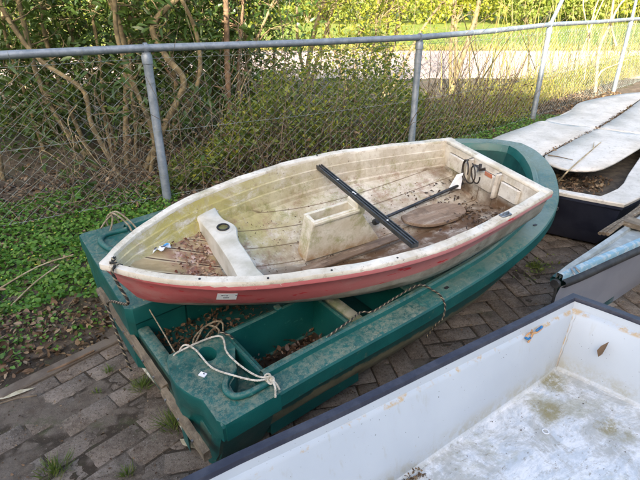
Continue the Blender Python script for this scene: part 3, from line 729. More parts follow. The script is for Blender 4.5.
# near stern locker: deck with round hole, recess and open well
def pod_outline(near=True):
    if near: return [(.225, -.386), (.0, -.376), (-.018, -.40), (-.040, -.47), (-.044, -.54), (-.022, -.62), (-.002, -.66), (-.004, -.76), (.012, -.796), (.225, -.796)]
    return [(.225, .78), (.02, .79), (-.006, .77), (-.020, .45), (-.034, .10), (-.036, -.0), (-.01, -.03), (.225, -.03)]
hole = [(.116+math.cos(t)*.033, -.466+math.sin(t)*.042) for t in np.linspace(0, 2*math.pi, 32, endpoint=False)]
def loft_pod(name, ol, zt, zb, hole_=None, recess=None):
    ol = [(p.x, p.y) for p in [Vector(q) for q in ol]]
    cx = sum(p[0] for p in ol)/len(ol); cy = sum(p[1] for p in ol)/len(ol)
    sh = lambda k: [(cx+(x-cx)*k, cy+(y-cy)*k) for x, y in ol]
    b = MB()
    ysg = -1 if cy < 0 else 1
    ins = lambda k, d, z: [(x, y-ysg*d*(1 if abs(y) > .6 else 0), z) for x, y in sh(k)]
    side = [ins(.93, .12, zb), ins(.95, .06, -.22), ins(.97, .025, -.09), [(x, y, -.075) for x, y in sh(1.0)], [(x, y, zt-.014) for x, y in sh(1.0)], [(x, y, zt-.003) for x, y in sh(.985)], [(x, y, zt) for x, y in sh(.955)]]
    b.rings(side, closed=True)
    from mathutils.geometry import tessellate_polygon
    loops = [sh(.955)]+([hole_] if hole_ else [])+([recess] if recess else [])
    L3 = [[Vector((x, y, 0)) for x, y in lp] for lp in loops]; tri = tessellate_polygon(L3)
    flat_ = [(v.x, v.y, zt) for lp in L3 for v in lp]; b.add(flat_, [tuple(t) for t in tri])
    if hole_:
        hx = sum(p[0] for p in hole_)/len(hole_); hy = sum(p[1] for p in hole_)/len(hole_)
        b.rings([[(x, y, zt) for x, y in hole_], [(hx+(x-hx)*.94, hy+(y-hy)*.94, zt-.008) for x, y in hole_], [(hx+(x-hx)*.9, hy+(y-hy)*.9, zt-.15) for x, y in hole_]], closed=True)
        b.poly([(hx+(x-hx)*.9, hy+(y-hy)*.9, zt-.15) for x, y in hole_])
    if recess:
        b.rings([[(x, y, zt) for x, y in recess], [(x, y, zt-.006) for x, y in recess], [(x, y, zt-.085) for x, y in recess]], closed=True)
        b.poly([(x, y, zt-.085) for x, y in recess])
    return b.build(name, M['green'], grn, smooth=32)
rec = [(.226-.01, -.50), (.216, -.715), (.16, -.722), (.115, -.715), (.10, -.69), (.105, -.655), (.135, -.635), (.165, -.60), (.185, -.55)]
pod = loft_pod('stern_locker', pod_outline(True), .006, -.36, hole, rec)
b = MB()
b.tube(smooth_path([(.222, -.735, .016), (.14, -.738, .018), (.09, -.722, .018), (.078, -.68, .016), (.10, -.638, .014), (.145, -.61, .010)], 5), .013, 8)
b.build('moulded_lip', M['green'], pod, smooth=60)
b = MB(); b.box((.052, -.555, .0095), (.018, .026, .004), rot=(0, 0, .5)); lb = b.build('number_tag', M['paper'], pod)
b = MB(); b.box((.056, -.557, .0125), (.004, .006, .002), rot=(0, 0, .5)); b.build('tag_print', M['ink'], lb)
loft_pod('stern_locker', pod_outline(False), .004, -.36)
b = MB(); b.tube(smooth_path([(.215, .66, .010), (.10, .665, .012), (.06, .60, .012), (.075, .50, .012), (.10, .42, .010), (.10, .1, .010), (.13, .02, .010)], 4), .016, 8); b.build('deck_ridge', M['green'], grn, smooth=60)
# open wells: walls, floor
def well(y0, y1, name):
    b = MB(); x0, x1 = .226, .668; t = .024; zt = .012; zb = -.30
    def wl(xa, ya, xb, yb, za):    # thick wall with rounded top between two plan points
        d = Vector((xb-xa, yb-ya, 0)); L = d.length; yaw = math.atan2(d.y, d.x)
        b.box(((xa+xb)/2, (ya+yb)/2, (za+zb)/2), (L, t, za-zb), rot=(0, 0, yaw), bev=.008)
    wl(x0-.004, y1, x1+.01, y1, zt)
    wl(x0+.006, y0, x0+.006, y1+.01, .004); wl(x1, y0, x1, y1+.01, -.002)
    b.box(((x0+x1)/2, (y0+y1)/2, -.205), (x1-x0, abs(y1-y0), .012))
    ys_ = -1 if y0 < 0 else 1
    b.box((.45, y0+ys_*-.004, -.14), (.45, .012, .30), rot=(ys_*.10, 0, 0))
    o_ = b.build(name, M['green_clean'], grn, smooth=40); return o_
w1 = well(-.700, -.408, 'stern_well'); well(.700, .0, 'stern_well')
b = MB(); b.box((.475, -.408, .014), (.030, .034, .014), bev=.005); b.build('wall_clip', M['green'], w1)
b = MB(); b.box((.705, -.30, -.006), (.052, .80, .026), bev=.008); b.build('cross_beam', M['mossrail'], grn, smooth=40)
b = MB(); b.box((1.255, 0, -.175+.02), (.42, 1.33, .27), bev=.035, taper=.97); th = b.build('forward_thwart', M['green'], grn, smooth=35)
b = MB(); b.box((1.345, -.50, -.0185), (.075, .19, .004), bev=.0015); b.build('thwart_recess', M['green_clean'], th)
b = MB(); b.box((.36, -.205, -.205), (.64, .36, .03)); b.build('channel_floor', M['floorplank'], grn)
b = MB(); b.box((.015, -.205, -.118), (.05, .36, .024), bev=.008); b.build('outboard_sill', M['green'], grn, smooth=40)
# timber pad bolted across the outside of the transom, in two lengths
for (y0, y1, x, z, mt) in ((.46, -.36, -.040, -.175, 'oldwood'), (-.375, -.735, -.052, -.170, 'oldwood')):
    b = MB(); n = 26; rows = []
    for i in range(n):
        y = y0+(y1-y0)*i/(n-1); j = .0015*math.sin(i*2.3)+.001*math.sin(i*5.1); h = .021+.0012*math.sin(i*1.7)
        rows.append([(x-.004, y, z-h), (x-.006, y, z+h*.2), (x-.004+j*.3, y, z+h+j), (x+.020, y, z+h+.003+j), (x+.024, y, z-h)])
    b.rings(rows, closed=True); b.poly(rows[0]); b.poly(rows[-1][::-1]); pl = b.build('transom_plank', M[mt], grn, smooth=40)
    for y in np.arange(y0-.05, y1+.03, -.115):
        b = MB(); b.tube([(x-.002, y, z+.010), (x-.011, y, z+.010)], .006, 8); b.build('bolt', M['alu'], pl)
# pale keel skids under the two hulls
for (y0, y1) in ((-.60, -.21), (-.12, .50)):
    b = MB(); b.tube(smooth_path([(.03, y0+.02, -.372), (.004, y0+.04, -.380), (-.004, (y0+y1)/2, -.386), (.004, y1-.06, -.380), (.03, y1-.03, -.372)], 5), .011, 8); b.build('keel_skid', M['skid'], grn, smooth=60)
for x in (1.15, 1.95):
    b = MB(); b.box((x, -hbg(x/LG)+.05, .0045+sheer(x)), (.022, .014, .003)); b.build('drain_slot', M['black'], grn)

# ropes and debris on the teal boat
def rope(name, label, pts, r, mats, twist=None, k=6, n=6, cat='rope', tails=()):
    b = MB(); 
    for P in [pts]+list(tails): b.strands(smooth_path(P, k), r)
    o = b.build(name, mats, smooth=None)
    for p in o.data.polygons: p.use_smooth = True
    tag(o, label, cat); return o
knot = GW(.215, -.742, .035)
def around(c, r, n=10, ax=0, ph=0):
    return [Vector(c)+Vector((math.cos(t)*r, math.sin(t)*r*.6 if ax else math.sin(t)*r*.3, math.sin(t)*r)) for t in np.linspace(ph, ph+5.5, n)]
rope('mooring_rope', 'dirty white rope looped over the near stern locker, knotted at its rim',
     [GW(.02, -.376, -.04), GW(.06, -.380, .016), GW(.085, -.43, .018), GW(.09, -.55, .018), GW(.125, -.65, .036), GW(.17, -.722, .042), knot, GW(.215, -.775, .03), GW(.20, -.80, .005)], .0038, M['rope_white'],
     tails=([GW(.0, -.39, -.02), GW(.035, -.40, .016), GW(.19, -.42, .022), GW(.17, -.52, .022), GW(.175, -.62, .024), GW(.19, -.71, .038), knot+Vector((.005, .005, .006))],
            around(knot, .010), around(knot+Vector((.005, -.004, 0)), .011, ax=1, ph=2), around(knot+Vector((-.006, .004, .004)), .011, ax=1, ph=4), [knot, GW(.225, -.765, .03), GW(.228, -.785, .012)]))
RB = [M['rope_black'], M['rope_tan']]
def lenpath(pts, step=.012):
    P = smooth_path(pts, 12); out = [P[0]]; acc = 0
    for a, c in zip(P[:-1], P[1:]):
        L = (c-a).length; acc += L
        if acc >= step: out.append(c); acc = 0
    return out
def brope(name, label, plist, r=.006):
    b = MB()
    for pts in plist: b.strands(smooth_path(pts, 8), r, r*6, (0, 0, 1))
    o = b.build(name, RB)
    for p in o.data.polygons: p.use_smooth = True
    tag(o, label, 'rope')
bow = lambda x, y, z: DW(x, y, z)
brope('bow_line', 'black and tan braided rope hanging from the dinghy bow over the teal transom',
      [[bow(-.075, .018, -.035), bow(-.055, .03, -.002), bow(-.048, .055, .012), bow(-.035, .068, .0), bow(-.045, .080, -.06), bow(-.06, .085, -.15), GW(-.075, .09, -.0), GW(-.078, .06, -.12), GW(-.075, .02, -.25), GW(-.07, -.01, -.33)],
       [bow(-.06, .02, -.01), bow(-.05, .005, .014), bow(-.062, -.01, .004)], [bow(-.075, .03, -.01), bow(-.05, .04, .016), bow(-.04, .02, .010), bow(-.06, .012, .006)]], .0058)
brope('side_line', 'black and tan braided rope trailing through the near well and over the teal rim',
      [[GW(.205, -.400, .022), GW(.235, -.45, .0), GW(.245, -.52, -.12), GW(.29, -.62, -.16), GW(.36, -.665, -.10), GW(.50, -.69, .02), GW(.64, -.685, .045), GW(.72, -.66, .03), GW(.76, -.69, .035), GW(.90, -.69, .045), GW(1.03, -.70, .055), GW(1.075, -.745, .030), GW(1.075, -.79, .024), GW(1.07, -.822, -.01), GW(1.06, -.825, -.07), GW(1.05, -.80, -.12), GW(1.035, -.775, -.20)]], .0043)
rope('thin_line', 'thin pale cord stretched from the dinghy keel to the stern locker', [GW(.05, .02, .02), GW(.07, -.12, -.10), GW(.055, -.30, -.09), GW(.06, -.372, -.01)], .003, M['rope_tan'])
rope('far_rope', 'grey rope loop tied round the far rim of the teal boat',
     [GW(.235, .80, -.05), GW(.20, .77, .04), GW(.165, .72, .10), GW(.18, .66, .11), GW(.215, .62, .06), GW(.22, .59, .03)], .005, M['rope_tan'],
     tails=([GW(.16, .80, -.04), GW(.15, .76, .06), GW(.19, .70, .11), GW(.23, .64, .07), GW(.25, .58, .03)], [GW(.10, .72, .03), GW(.14, .72, .07), GW(.18, .71, .10)], [GW(.13, .67, .02), GW(.16, .69, .07), GW(.17, .72, .10)]))
tp = [[GW(.24+.07*math.cos(t*1.0+q)+.03*math.sin(2.3*t), -.20+.07*math.sin(t*1.3+q), -.165+.012*math.sin(t*2)) for t in np.linspace(0, 7, 16)] for q in (0, 1.4)]
rope('tangled_rope', 'tangle of old tan rope among dead leaves in the middle of the teal stern', tp[0], .0042, M['rope_tan'], tails=(tp[1],))
def wellmid():
    return (min(abs(rng.normal(.12, .26))+.05, .7), min(max(rng.normal(-.20, .12), -.375), -.04), -.188+rng.uniform(0, .02))
litter_obj('leaf_heap', 'dead leaves and twigs in the middle of the teal stern', 'dead leaves', 900, wellmid, (.008, .030), M['litter_mix'], grn_m, .5)
def wellnear(): return (rng.uniform(.26, .64), min(max(rng.normal(-.58, .07), -.68), -.43), -.192+rng.uniform(0, .025))
litter_obj('well_leaves', 'wet dark leaves on the bottom of the near open well', 'dead leaves', 1700, wellnear, (.010, .034), M['litter_wet'], grn_m, .5)
b = MB(); b.box((.45, -.56, -.196), (.40, .24, .006)); 
ws = b.build('well_sludge', simple('dark sludge', (.022, .014, .010), (.04, .028, .02), 20, .35), grn)
def bowleaf(): return (rng.uniform(1.5, 2.3), rng.uniform(-.5, .1), -.30+rng.uniform(0, .02))
litter_obj('bow_leaves', 'leaves lying in the dark bow of the teal boat', 'dead leaves', 160, bowleaf, (.02, .06), M['litter'], grn_m, .4)

# =================================================================== NEAR WHITE BOAT
A0 = Vector((1.057, 1.75, .5)); yawN = math.atan2(-.537, -.843)
nb = empty('open_boat', A0, (0, 0, yawN)); tag(nb, 'open white boat with chipped navy rim, nearest the camera', 'boat')
nb_m = Matrix.Translation(A0) @ Euler((0, 0, yawN)).to_matrix().to_4x4()
# local x along the far side towards its other end, local y: towards the camera (sign from yaw)
sgn_ = 1 if (nb_m.to_3x3() @ Vector((0, 1, 0))).dot(Vector((.537, -.843, 0))) > 0 else -1
WN = 1.26
def nring(off, base, z, bulge=.09, zb=0):
    """plan ring: far side from the far end, round the transom, back along the near side"""
    pts = []
    def side_off(x): return off+(.0 if off < .06 else .05*min(x/.9, 1.3))
    for x in np.linspace(2.7, .21, 20):
        tp_ = max(0, (x-1.5)/1.2)**2*.28
        pts.append((x, side_off(x)+tp_, z+(.04*max(0, x-1.2) if z > -.1 else 0)))
    for t in np.linspace(0, 1, 15):
        y = side_off(0)+(WN-2*side_off(0))*t; q = 1-((t-.5)*2)**2
        pts.append((base-bulge*q, y, z))
    for x in np.linspace(.21, 2.7, 20):
        tp_ = max(0, (x-1.5)/1.2)**2*.28
        pts.append((x, WN-side_off(x)-tp_, z+(.04*max(0, x-1.2) if z > -.1 else 0)))
    return [(x, y*sgn_, zz) for x, y, zz in pts]
fl = sgn_ > 0
b = MB(); b.rings([nring(.0, .0, -.06), nring(-.004, -.004, -.02), nring(.0, .0, .0), nring(.026, .026, .001), nring(.030, .030, -.006), nring(.030, .030, -.014)], flip=fl); b.build('gunwale', M['navy_rim'], nb, smooth=40)
b = MB(); b.rings([nring(.028, .028, -.010), nring(.036, .038, -.040), nring(.046, .052, -.047), nring(.050, .06, -.055), nring(.062, .10, -.20), nring(.070, .118, -.282), nring(.082, .130, -.293)], flip=fl)
r_ = nring(.082, .130, -.293); n_ = len(r_)
b.poly(r_)
b.build('inner_skin', M['near_in'], nb, smooth=35)
b = MB(); b.rings([nring(.0, .0, -.055), nring(.05, .05, -.25), nring(.13, .14, -.44), nring(.30, .30, -.48)], flip=fl)
r_ = nring(.30, .30, -.48); n_ = len(r_)
for i in range(n_//2-1): b.poly([r_[i], r_[i+1], r_[n_-2-i], r_[n_-1-i]])
b.build('hull', M['white_out'], nb, smooth=40)
# end wall that closes the far end
b = MB(); e = [nring(.0, 0, -.0)[0], nring(.05, .05, -.25)[0], nring(.13, .14, -.44)[0], nring(.3, .3, -.48)[0], nring(.3, .3, -.48)[-1], nring(.13, .14, -.44)[-1], nring(.05, .05, -.25)[-1], nring(0, 0, 0)[-1]]
b.poly(e); b.build('end_wall', M['white_out'], nb, solid=.02)
def NW(x, y, z): return nb_m @ Vector((x, y*sgn_, z))
# rust runs in the corner
b = MB(); 
rows = []
for i, t in enumerate(np.linspace(0, 1, 14)):
    w = .006+.002*math.sin(i*2.2); c = Vector((.052+.07*t, .050+.014*t, -.05-.235*t)); rows.append([(c.x+w, (c.y+.003)*sgn_, c.z), (c.x-.002, (c.y+.008)*sgn_, c.z), (c.x+.004, (c.y+w+.006)*sgn_, c.z)])
b.rings(rows); b.build('corner_rust', simple('thin rust run', (.46, .34, .19), (.55, .52, .48), 34, .9, lo=.42, hi=.58), nb, smooth=60)
# twine knot through the side
o = empty('twine_knot', NW(.34, .045, -.03)); tag(o, 'frayed orange and blue twine knotted through the near boat inner side', 'twine'); o.scale = (.72, .72, .72)
c0 = NW(.34, .045, -.03)
def nv(x, y, z): return NW(x, y, z)-c0
b = MB(); P = [nv(.37, .05, -.055), nv(.345, .055, -.035), nv(.33, .062, -.045), nv(.345, .066, -.06), nv(.36, .066, -.085)]; b.tube(smooth_path(P, 5), .0055, 6)
b.tube(smooth_path([nv(.335, .06, -.04), nv(.30, .066, -.042), nv(.27, .068, -.03), nv(.245, .066, -.022)], 5), [.006]*13+[.003]*3, 6); b.tube(smooth_path([nv(.34, .06, -.03), nv(.35, .068, -.012), nv(.335, .058, -.02)], 4), .006, 6)
b.build('orange_strand', M['twine_orange'], o)
b = MB(); b.tube(smooth_path([nv(.31, .066, -.030), nv(.285, .068, -.022), nv(.262, .068, -.016)], 4), [.004]+[.008]*7+[.003], 6); b.build('blue_strand', M['twine_blue'], o); b = MB(); b.tube(smooth_path([nv(.38, .056, -.05), nv(.365, .066, -.06), nv(.35, .068, -.055)], 4), .006, 6)
b.build('blue_strand', M['twine_blue'], o)
o = empty('fallen_leaf', NW(.085, .20, -.13)); tag(o, 'single curled brown leaf stuck on the white transom of the nearest boat', 'leaf')
V, Fc = leaf_arrays(np.array([[0, 0, -.03]]), np.array([[.25, .15, 1.0]]), np.array([[-.6, -.3, .2]]), np.array([.075]), np.array([.026]), .1, .3); lf = npmesh('leaf_blade', V, Fc, M['litter'], o)
def nearcrumb():
    x = rng.uniform(.95, 1.35); return tuple(NW(x, .125+abs(rng.normal(0, .05)), -.290+rng.uniform(0, .006)))
litter_obj('boat_silt', 'brown silt and crumbs where side meets floor of the nearest boat', 'debris', 700, nearcrumb, (.004, .016), M['litter'], None)
def specks():
    return tuple(NW(rng.uniform(.15, 1.2), rng.uniform(.12, 1.0), -.2915))
litter_obj('floor_specks', 'tiny dark specks on the floor of the nearest boat', 'debris', 160, specks, (.003, .009), M['litter_wet'], None)
b = MB(); p = NW(.46, .26, -.289); b.tube([p+Vector((math.cos(t)*.011, math.sin(t)*.011, 0)) for t in np.linspace(0, 6.28, 14)], .0022, 5, cap=False)
tag(b.build('plastic_ring', M['paper']), 'small white ring lying on the stained floor of the nearest boat', 'ring')

# =================================================================== NAVY BOAT WITH DECK COVERS
ax = Vector((.64, .77, 0)).normalized(); nx = Vector((ax.y, -ax.x, 0)); yv = math.atan2(ax.y, ax.x)
org = ax*3.62+nx*-.95
vb = empty('covered_boat', (org.x, org.y, 0), (0, 0, yv)); tag(vb, 'navy boat with four loose white deck covers, far right by the fence', 'boat')
def VW(s, n, z): return org+ax*s+nx*n+Vector((0, 0, z))     # n to the right; local y = -n
def wv(s): return float(interp(s, [0, .25, .7, 1.5, 3.5, 4.2, 4.7], [.55, .61, .60, .575, .50, .32, .10]))
def vring(off, z, front=0.0):
    S_ = [4.7, 4.5, 4.25, 4, 3.5, 3, 2.5, 2, 1.6, 1.3, 1.0, .7, .45, .25, .1, 0]
    L_ = [(max(s, 0)+ (front if s < .3 else 0), wv(s)-off) for s in S_]
    fr = [(front-.04*(1-(t*2-1)**2), (wv(0)-off)*(1-2*t)) for t in np.linspace(.08, .92, 9)]
    Rr = [(s, -w) for s, w in L_[::-1]]
    return [(s, y, z+.03*max(0, s-1)/4) for s, y in L_+fr+Rr]
b = MB(); b.rings([vring(.16, -.0+.005, .16), vring(.10, .02, .10), vring(.03, .14, .035), vring(.0, .33, .0), vring(-.012, .345, -.012), vring(-.012, .372, -.012)]); 
r_ = vring(.16, .005, .16); b.build('hull', M['navy_hull'], vb, smooth=30)
b = MB(); b.rings([vring(-.014, .365, -.014), vring(-.016, .385, -.016), vring(-.010, .392, -.010), vring(.14, .394, .035), vring(.145, .388, .04), vring(.148, .30, .045)]); b.build('side_deck', M['deck'], vb, smooth=40)
b = MB(); r_ = vring(.147, .29, .044); n_ = len(r_)
for i in range(n_//2): 
    if i+1 < n_-2-i: b.poly([r_[i], r_[i+1], r_[n_-2-i], r_[n_-1-i]])
b.build('cockpit_floor', M['cockpit'], vb)
b = MB(); e = vring(-.012, .385, 0); e0 = vring(.16, .005, .16); b.poly([e[0], e0[0], e0[-1], e[-1]]); b.build('end_board', M['navy_hull'], vb, solid=.02)
b = MB(); b.tube([(-.052, -.17, .27), (-.07, -.17, .27)], .016, 10); b.tube([(-.07, -.17, .27), (-.075, -.17, .25)], .007, 8); b.build('bow_eye', M['alu'], vb)
# covers: sheets with curved front lips, seams between them
def cover(poly, label, dzf, zbase=.43):
    poly = [(p.x, p.y) for p in smooth_path([Vector((x, y, 0)) for x, y in poly+poly[:1]], 3)[:-1]]
    import bmesh
    bm = bmesh.new(); vs = [bm.verts.new((x, y, 0)) for x, y in poly]; bm.faces.new(vs)
    bmesh.ops.triangulate(bm, faces=bm.faces); bmesh.ops.subdivide_edges(bm, edges=bm.edges, cuts=2, use_grid_fill=True)
    for v in bm.verts: v.co.z = zbase+dzf(v.co.x, v.co.y)
    b = MB(); bm.verts.index_update(); b.add([v.co[:] for v in bm.verts], [tuple(v.index for v in f.verts) for f in bm.faces]); bm.free()
    o = b.build('deck_cover', M['deck'], None, solid=.016, smooth=50); o.matrix_world = Matrix.Translation(org)@Matrix.Rotation(yv, 4, 'Z')
    tag(o, label, 'deck cover', 'loose white covers on the navy boat'); return o
sm = lambda s: float(np.interp(s, [.4, 1.85, 3.7, 6], [.17, .055, .01, -.02]))
cover([(.42, sm(.42)+.012), (1.0, sm(1)+.014), (1.84, sm(1.84)+.012), (1.85, .35), (1.86, .575), (1.5, .61), (1.1, .66), (.75, .68), (.45, .62), (.36, .45)], 'white cover at the front left, beside the teal bow', lambda x, y: .02*math.sin(x*1.1)+.01*y)
cover([(.58, sm(.58)-.012), (1.1, sm(1.1)-.012), (1.83, sm(1.83)-.010), (1.86, -.2), (1.95, -.48), (1.5, -.43), (1.05, -.38), (.72, -.34), (.45, -.27), (.33, -.10), (.40, .06)], 'white cover with a twig on it, rounded lip over the dark cockpit', lambda x, y: .006+.016*math.sin(x*1.1))
cover([(1.875, sm(1.9)+.012), (2.8, sm(2.8)+.012), (3.9, sm(3.9)+.012), (4.6, sm(4.6)+.012), (4.45, .14), (4.1, .30), (3.7, .43), (3.25, .55), (2.9, .54), (2.5, .50), (1.88, .555)], 'white cover at the back left, nearest the fence', lambda x, y: .022+.012*math.sin(x*1.9))
cover([(1.87, sm(1.9)-.012), (2.8, sm(2.8)-.012), (4.6, sm(4.6)-.012), (4.45, -.14), (4.0, -.32), (3.0, -.47), (1.98, -.48)], 'white cover at the back right, running out of the picture', lambda x, y: .022+.012*math.sin(x*1.7))
def cockp():
    return tuple(VW(rng.uniform(.12, .75), rng.uniform(-.35, .35), .30+rng.uniform(0, .03)))
litter_obj('cockpit_leaves', 'brown leaves in the dark cockpit under the white covers', 'dead leaves', 900, cockp, (.012, .045), M['litter'], None, .5)
def seampos():
    s_ = rng.uniform(.6, 3.4); return tuple(VW(s_, -sm(s_)+rng.normal(0, .008), .445+rng.uniform(0, .02)))
litter_obj('seam_leaves', 'brown leaf crumbs lodged along the seam between the white covers', 'dead leaves', 420, seampos, (.008, .03), M['litter'], None, .5)
def tw(name, label, pts, r, mat='twig', forks=()):
    b = MB(); P = smooth_path(pts, 4); b.tube(P, [r*(1-.6*i/len(P)) for i in range(len(P))], 5)
    for f in forks: Q = smooth_path(f, 3); b.tube(Q, [r*.6*(1-.6*i/len(Q)) for i in range(len(Q))], 5)
    o = b.build(name, M[mat]); tag(o, label, 'twig'); return o
gp = ground_pt
tw('twig', 'long forked twig leaning from the cockpit up onto the white cover', [gp(559, 181, .36), gp(568, 171, .455), gp(580, 160, .462), gp(594, 148, .462), gp(601, 142, .465)], .007, 'deadstem', ([gp(593, 149, .462), gp(594, 142, .475)],))
tw('twig', 'short dark twig lying across the seam of the white covers', [gp(548, 155, .462), gp(560, 157, .468), gp(573, 160, .466)], .006, 'twig')

# =================================================================== SMALL BLUE EDGED BOAT
tip = Vector((1.115, 1.985, 0)); ab = Vector((.806, .592, 0)).normalized(); yb_ = math.atan2(ab.y, ab.x)
sb = empty('pointed_boat', tip, (0, 0, yb_)); tag(sb, 'small pointed boat with flaking light blue edge and black fender strip', 'boat')
def ws(x): return float(interp(x, [0, .06, .35, .65, 1.0, 1.5, 2.4], [.016, .024, .046, .068, .098, .14, .15]))
def srow(x, prof, sg): return [(x, sg*max(ws(x)-o, 0), z) for o, z in prof]
xs = np.linspace(0, 2.4, 24)
for sg, nm in ((-1, 'n'), (1, 'f')):
    b = MB(); b.rings([srow(x, [(.0, .395), (.012, .33), (.03, .20), (.08, .06), (.2, .02)], sg) for x in xs], flip=sg > 0); b.build('hull_side', M['grey_hull'] if sg < 0 else M['teal_dark'], sb, smooth=40)
    b = MB(); b.rings([srow(x, [(-.002, .392), (-.020, .398), (-.024, .412), (-.018, .428), (.0, .432)], sg) for x in xs], flip=sg > 0); b.build('fender_strip', M['black'] if sg < 0 else M['teal_dark'], sb, smooth=60)
    b = MB(); b.rings([srow(x, [(.0, .425), (.0, .452), (.004, .458), (.030, .458), (.034, .45), (.036, .43)], sg) for x in xs], flip=sg > 0); b.build('gunwale', M['blue'] if sg < 0 else M['grey_pale'], sb, smooth=40)
b = MB(); b.rings([[(x, max(ws(x)-.034, 0), .440), (x, 0, .450), (x, -max(ws(x)-.034, 0), .440)] for x in np.linspace(0, .86, 10)]); b.build('foredeck', M['grey_pale'], sb, smooth=40)
b = MB(); b.rings([[(x, ws(x)-.036, .44), (x, ws(x)-.05, .2), (x, 0, .17), (x, -ws(x)+.05, .2), (x, -ws(x)+.036, .44)] for x in np.linspace(.86, 2.4, 10)]); b.build('inner_skin', M['cockpit'], sb)
b = MB(); b.box((.85, 0, .470), (.10, .20, .03), rot=(0, 0, .0), bev=.006); b.build('thwart', M['oldwood'], sb)
b = MB(); b.tube([(-.030, 0, .412), (-.012, 0, .412)], .022, 10); b.tube([(-.004, 0, .40), (-.002, 0, .03)], .007, 6); b.build('bow_cap', M['black'], sb, smooth=50)
b = MB(); b.box((2.4, 0, .24), (.03, .26, .42)); b.build('transom', M['grey_hull'], sb)
b = MB(); b.tube([(.05, -.045, .455), (.055, -.02, .475), (.085, -.02, .475), (.09, -.045, .455)], .005, 6); b.build('deck_eye', M['alu'], sb)
# weathered rope laid along its far rim
sb_m = Matrix.Translation(tip) @ Matrix.Rotation(yb_, 4, 'Z')
b = MB()
for k in range(3):
    b.tube(lenpath([sb_m @ Vector((x, ws(x)+.012+.020*k, .468-.010*k+.006*math.sin(x*9+k))) for x in np.linspace(.60, 2.0, 9)], .014), .011, 6, twist=6)
o = b.build('thick_rope', [M['twig'], M['oldwood']]); tag(o, 'thick weathered rope laid along the far rim of the blue edged boat', 'rope')
# =================================================================== GROUND
def sheet(name, pts, z, mat, kind='structure'):
    b = MB(); b.poly([(x, y, z) for x, y in pts]); return tag(b.build(name, mat), kind=kind)
sheet('ground', [(-400, -60), (400, -60), (400, 900), (-400, 900)], -.045, M['ground'])

sheet('road', [(-60, 11.6), (60, 11.6), (60, 19.0), (-60, 19.0)], -.035, M['road'])
sheet('lawn', [(-80, 19.0), (80, 19.0), (80, 70), (-80, 70)], -.030, M['lawn'])
# pavers: running bond on the left, herringbone between the boats
kA = Vector((-1.435, 1.674)); kB = Vector((-1.083, 2.069)); kd = (kB-kA).normalized(); kn = Vector((-kd.y, kd.x))
V = []; Fp = []
def paver(c, ux, L, W):
    ang = math.atan2(ux.y, ux.x)+random.gauss(0, .012); u = Vector((math.cos(ang), math.sin(ang))); w = Vector((-u.y, u.x))
    z = random.gauss(0, .0022); tx = random.gauss(0, .008); ty = random.gauss(0, .008); L -= .004+random.random()*.004; W -= .004+random.random()*.004
    o = len(V); bv = .006
    for (k, zz) in ((0, -.03), (0, -.005), (bv, 0)):
        for sx, sy in ((-1, -1), (1, -1), (1, 1), (-1, 1)):
            a = sx*(L/2-k); d = sy*(W/2-k); p = c+u*a+w*d; V.append((p.x, p.y, z+zz+a*tx+d*ty))
    for r_ in range(2):
        for i in range(4): j = (i+1) % 4; Fp.append((o+r_*4+i, o+r_*4+j, o+r_*4+4+j, o+r_*4+4+i))
    Fp.append((o+8, o+9, o+10, o+11))
PL, PW = .21, .105
hd = Vector((math.cos(R(12)), math.sin(R(12)))); hn = Vector((-hd.y, hd.x))
def side_k(p): return (Vector(p)-kA).dot(kn)      # >0: soil side of the kerb
def split(p): return p[0]+.25*p[1]                 # <.1: running bond
def infield(p): return side_k(p) < -.045 and p[1] < 4.0+.45*(p[0]-.3) and -1.2 < p[1] < 5.2 and p[0] < 6.2
for i in range(-40, 40):
    for j in range(-60, 60):
        c = kA+kd*(i*PL*1.05+(PL*.52 if j % 2 else 0)+random.gauss(0, .004))+kn*((j+.5)*PW*1.1)
        if infield(c) and split(c) < -.27: paver(c, kd, PL*1.05, PW*1.1)
for i in range(-70, 90):
    for j in range(-70, 90):
        k = (i-j) % 4; c0 = Vector((i, j))
        if k == 0: c = hd*((i+1)*PW)+hn*((j+.5)*PW); u = hd
        elif k == 3: c = hd*((i+.5)*PW)+hn*((j+1)*PW)+hd*0; u = hn
        else: continue
        if k == 2: pass
        if infield(c) and split(c) >= -.32: paver(c, u, PL, PW)
o = npmesh('paving', np.array(V), np.array(Fp), M['paver']); tag(o, kind='structure')
gx2 = np.linspace(-3.2, 6.5, 560); gy2 = np.linspace(-1.2, 5.2, 380)
Z2 = np.array([[-.0050+(.0024 if x+.25*y < -.27 else 0)*min(1, (-.27-x-.25*y)/.3)+.0075*noise.fractal(Vector((x*2.3, y*2.3, 3)), 1.0, 2.0, 5)+.0035*noise.noise(Vector((x*31, y*31, 1))) for x in gx2] for y in gy2])
XX, YY = np.meshgrid(gx2, gy2); idx = np.arange(560*380).reshape(380, 560); Q = np.stack([idx[:-1, :-1], idx[:-1, 1:], idx[1:, 1:], idx[1:, :-1]], -1).reshape(-1, 4)
o = npmesh('paving_bed', np.stack([XX, YY, Z2], -1).reshape(-1, 3), Q, M['bed']); o.data.polygons.foreach_set('use_smooth', [True]*len(Q)); tag(o, kind='structure')
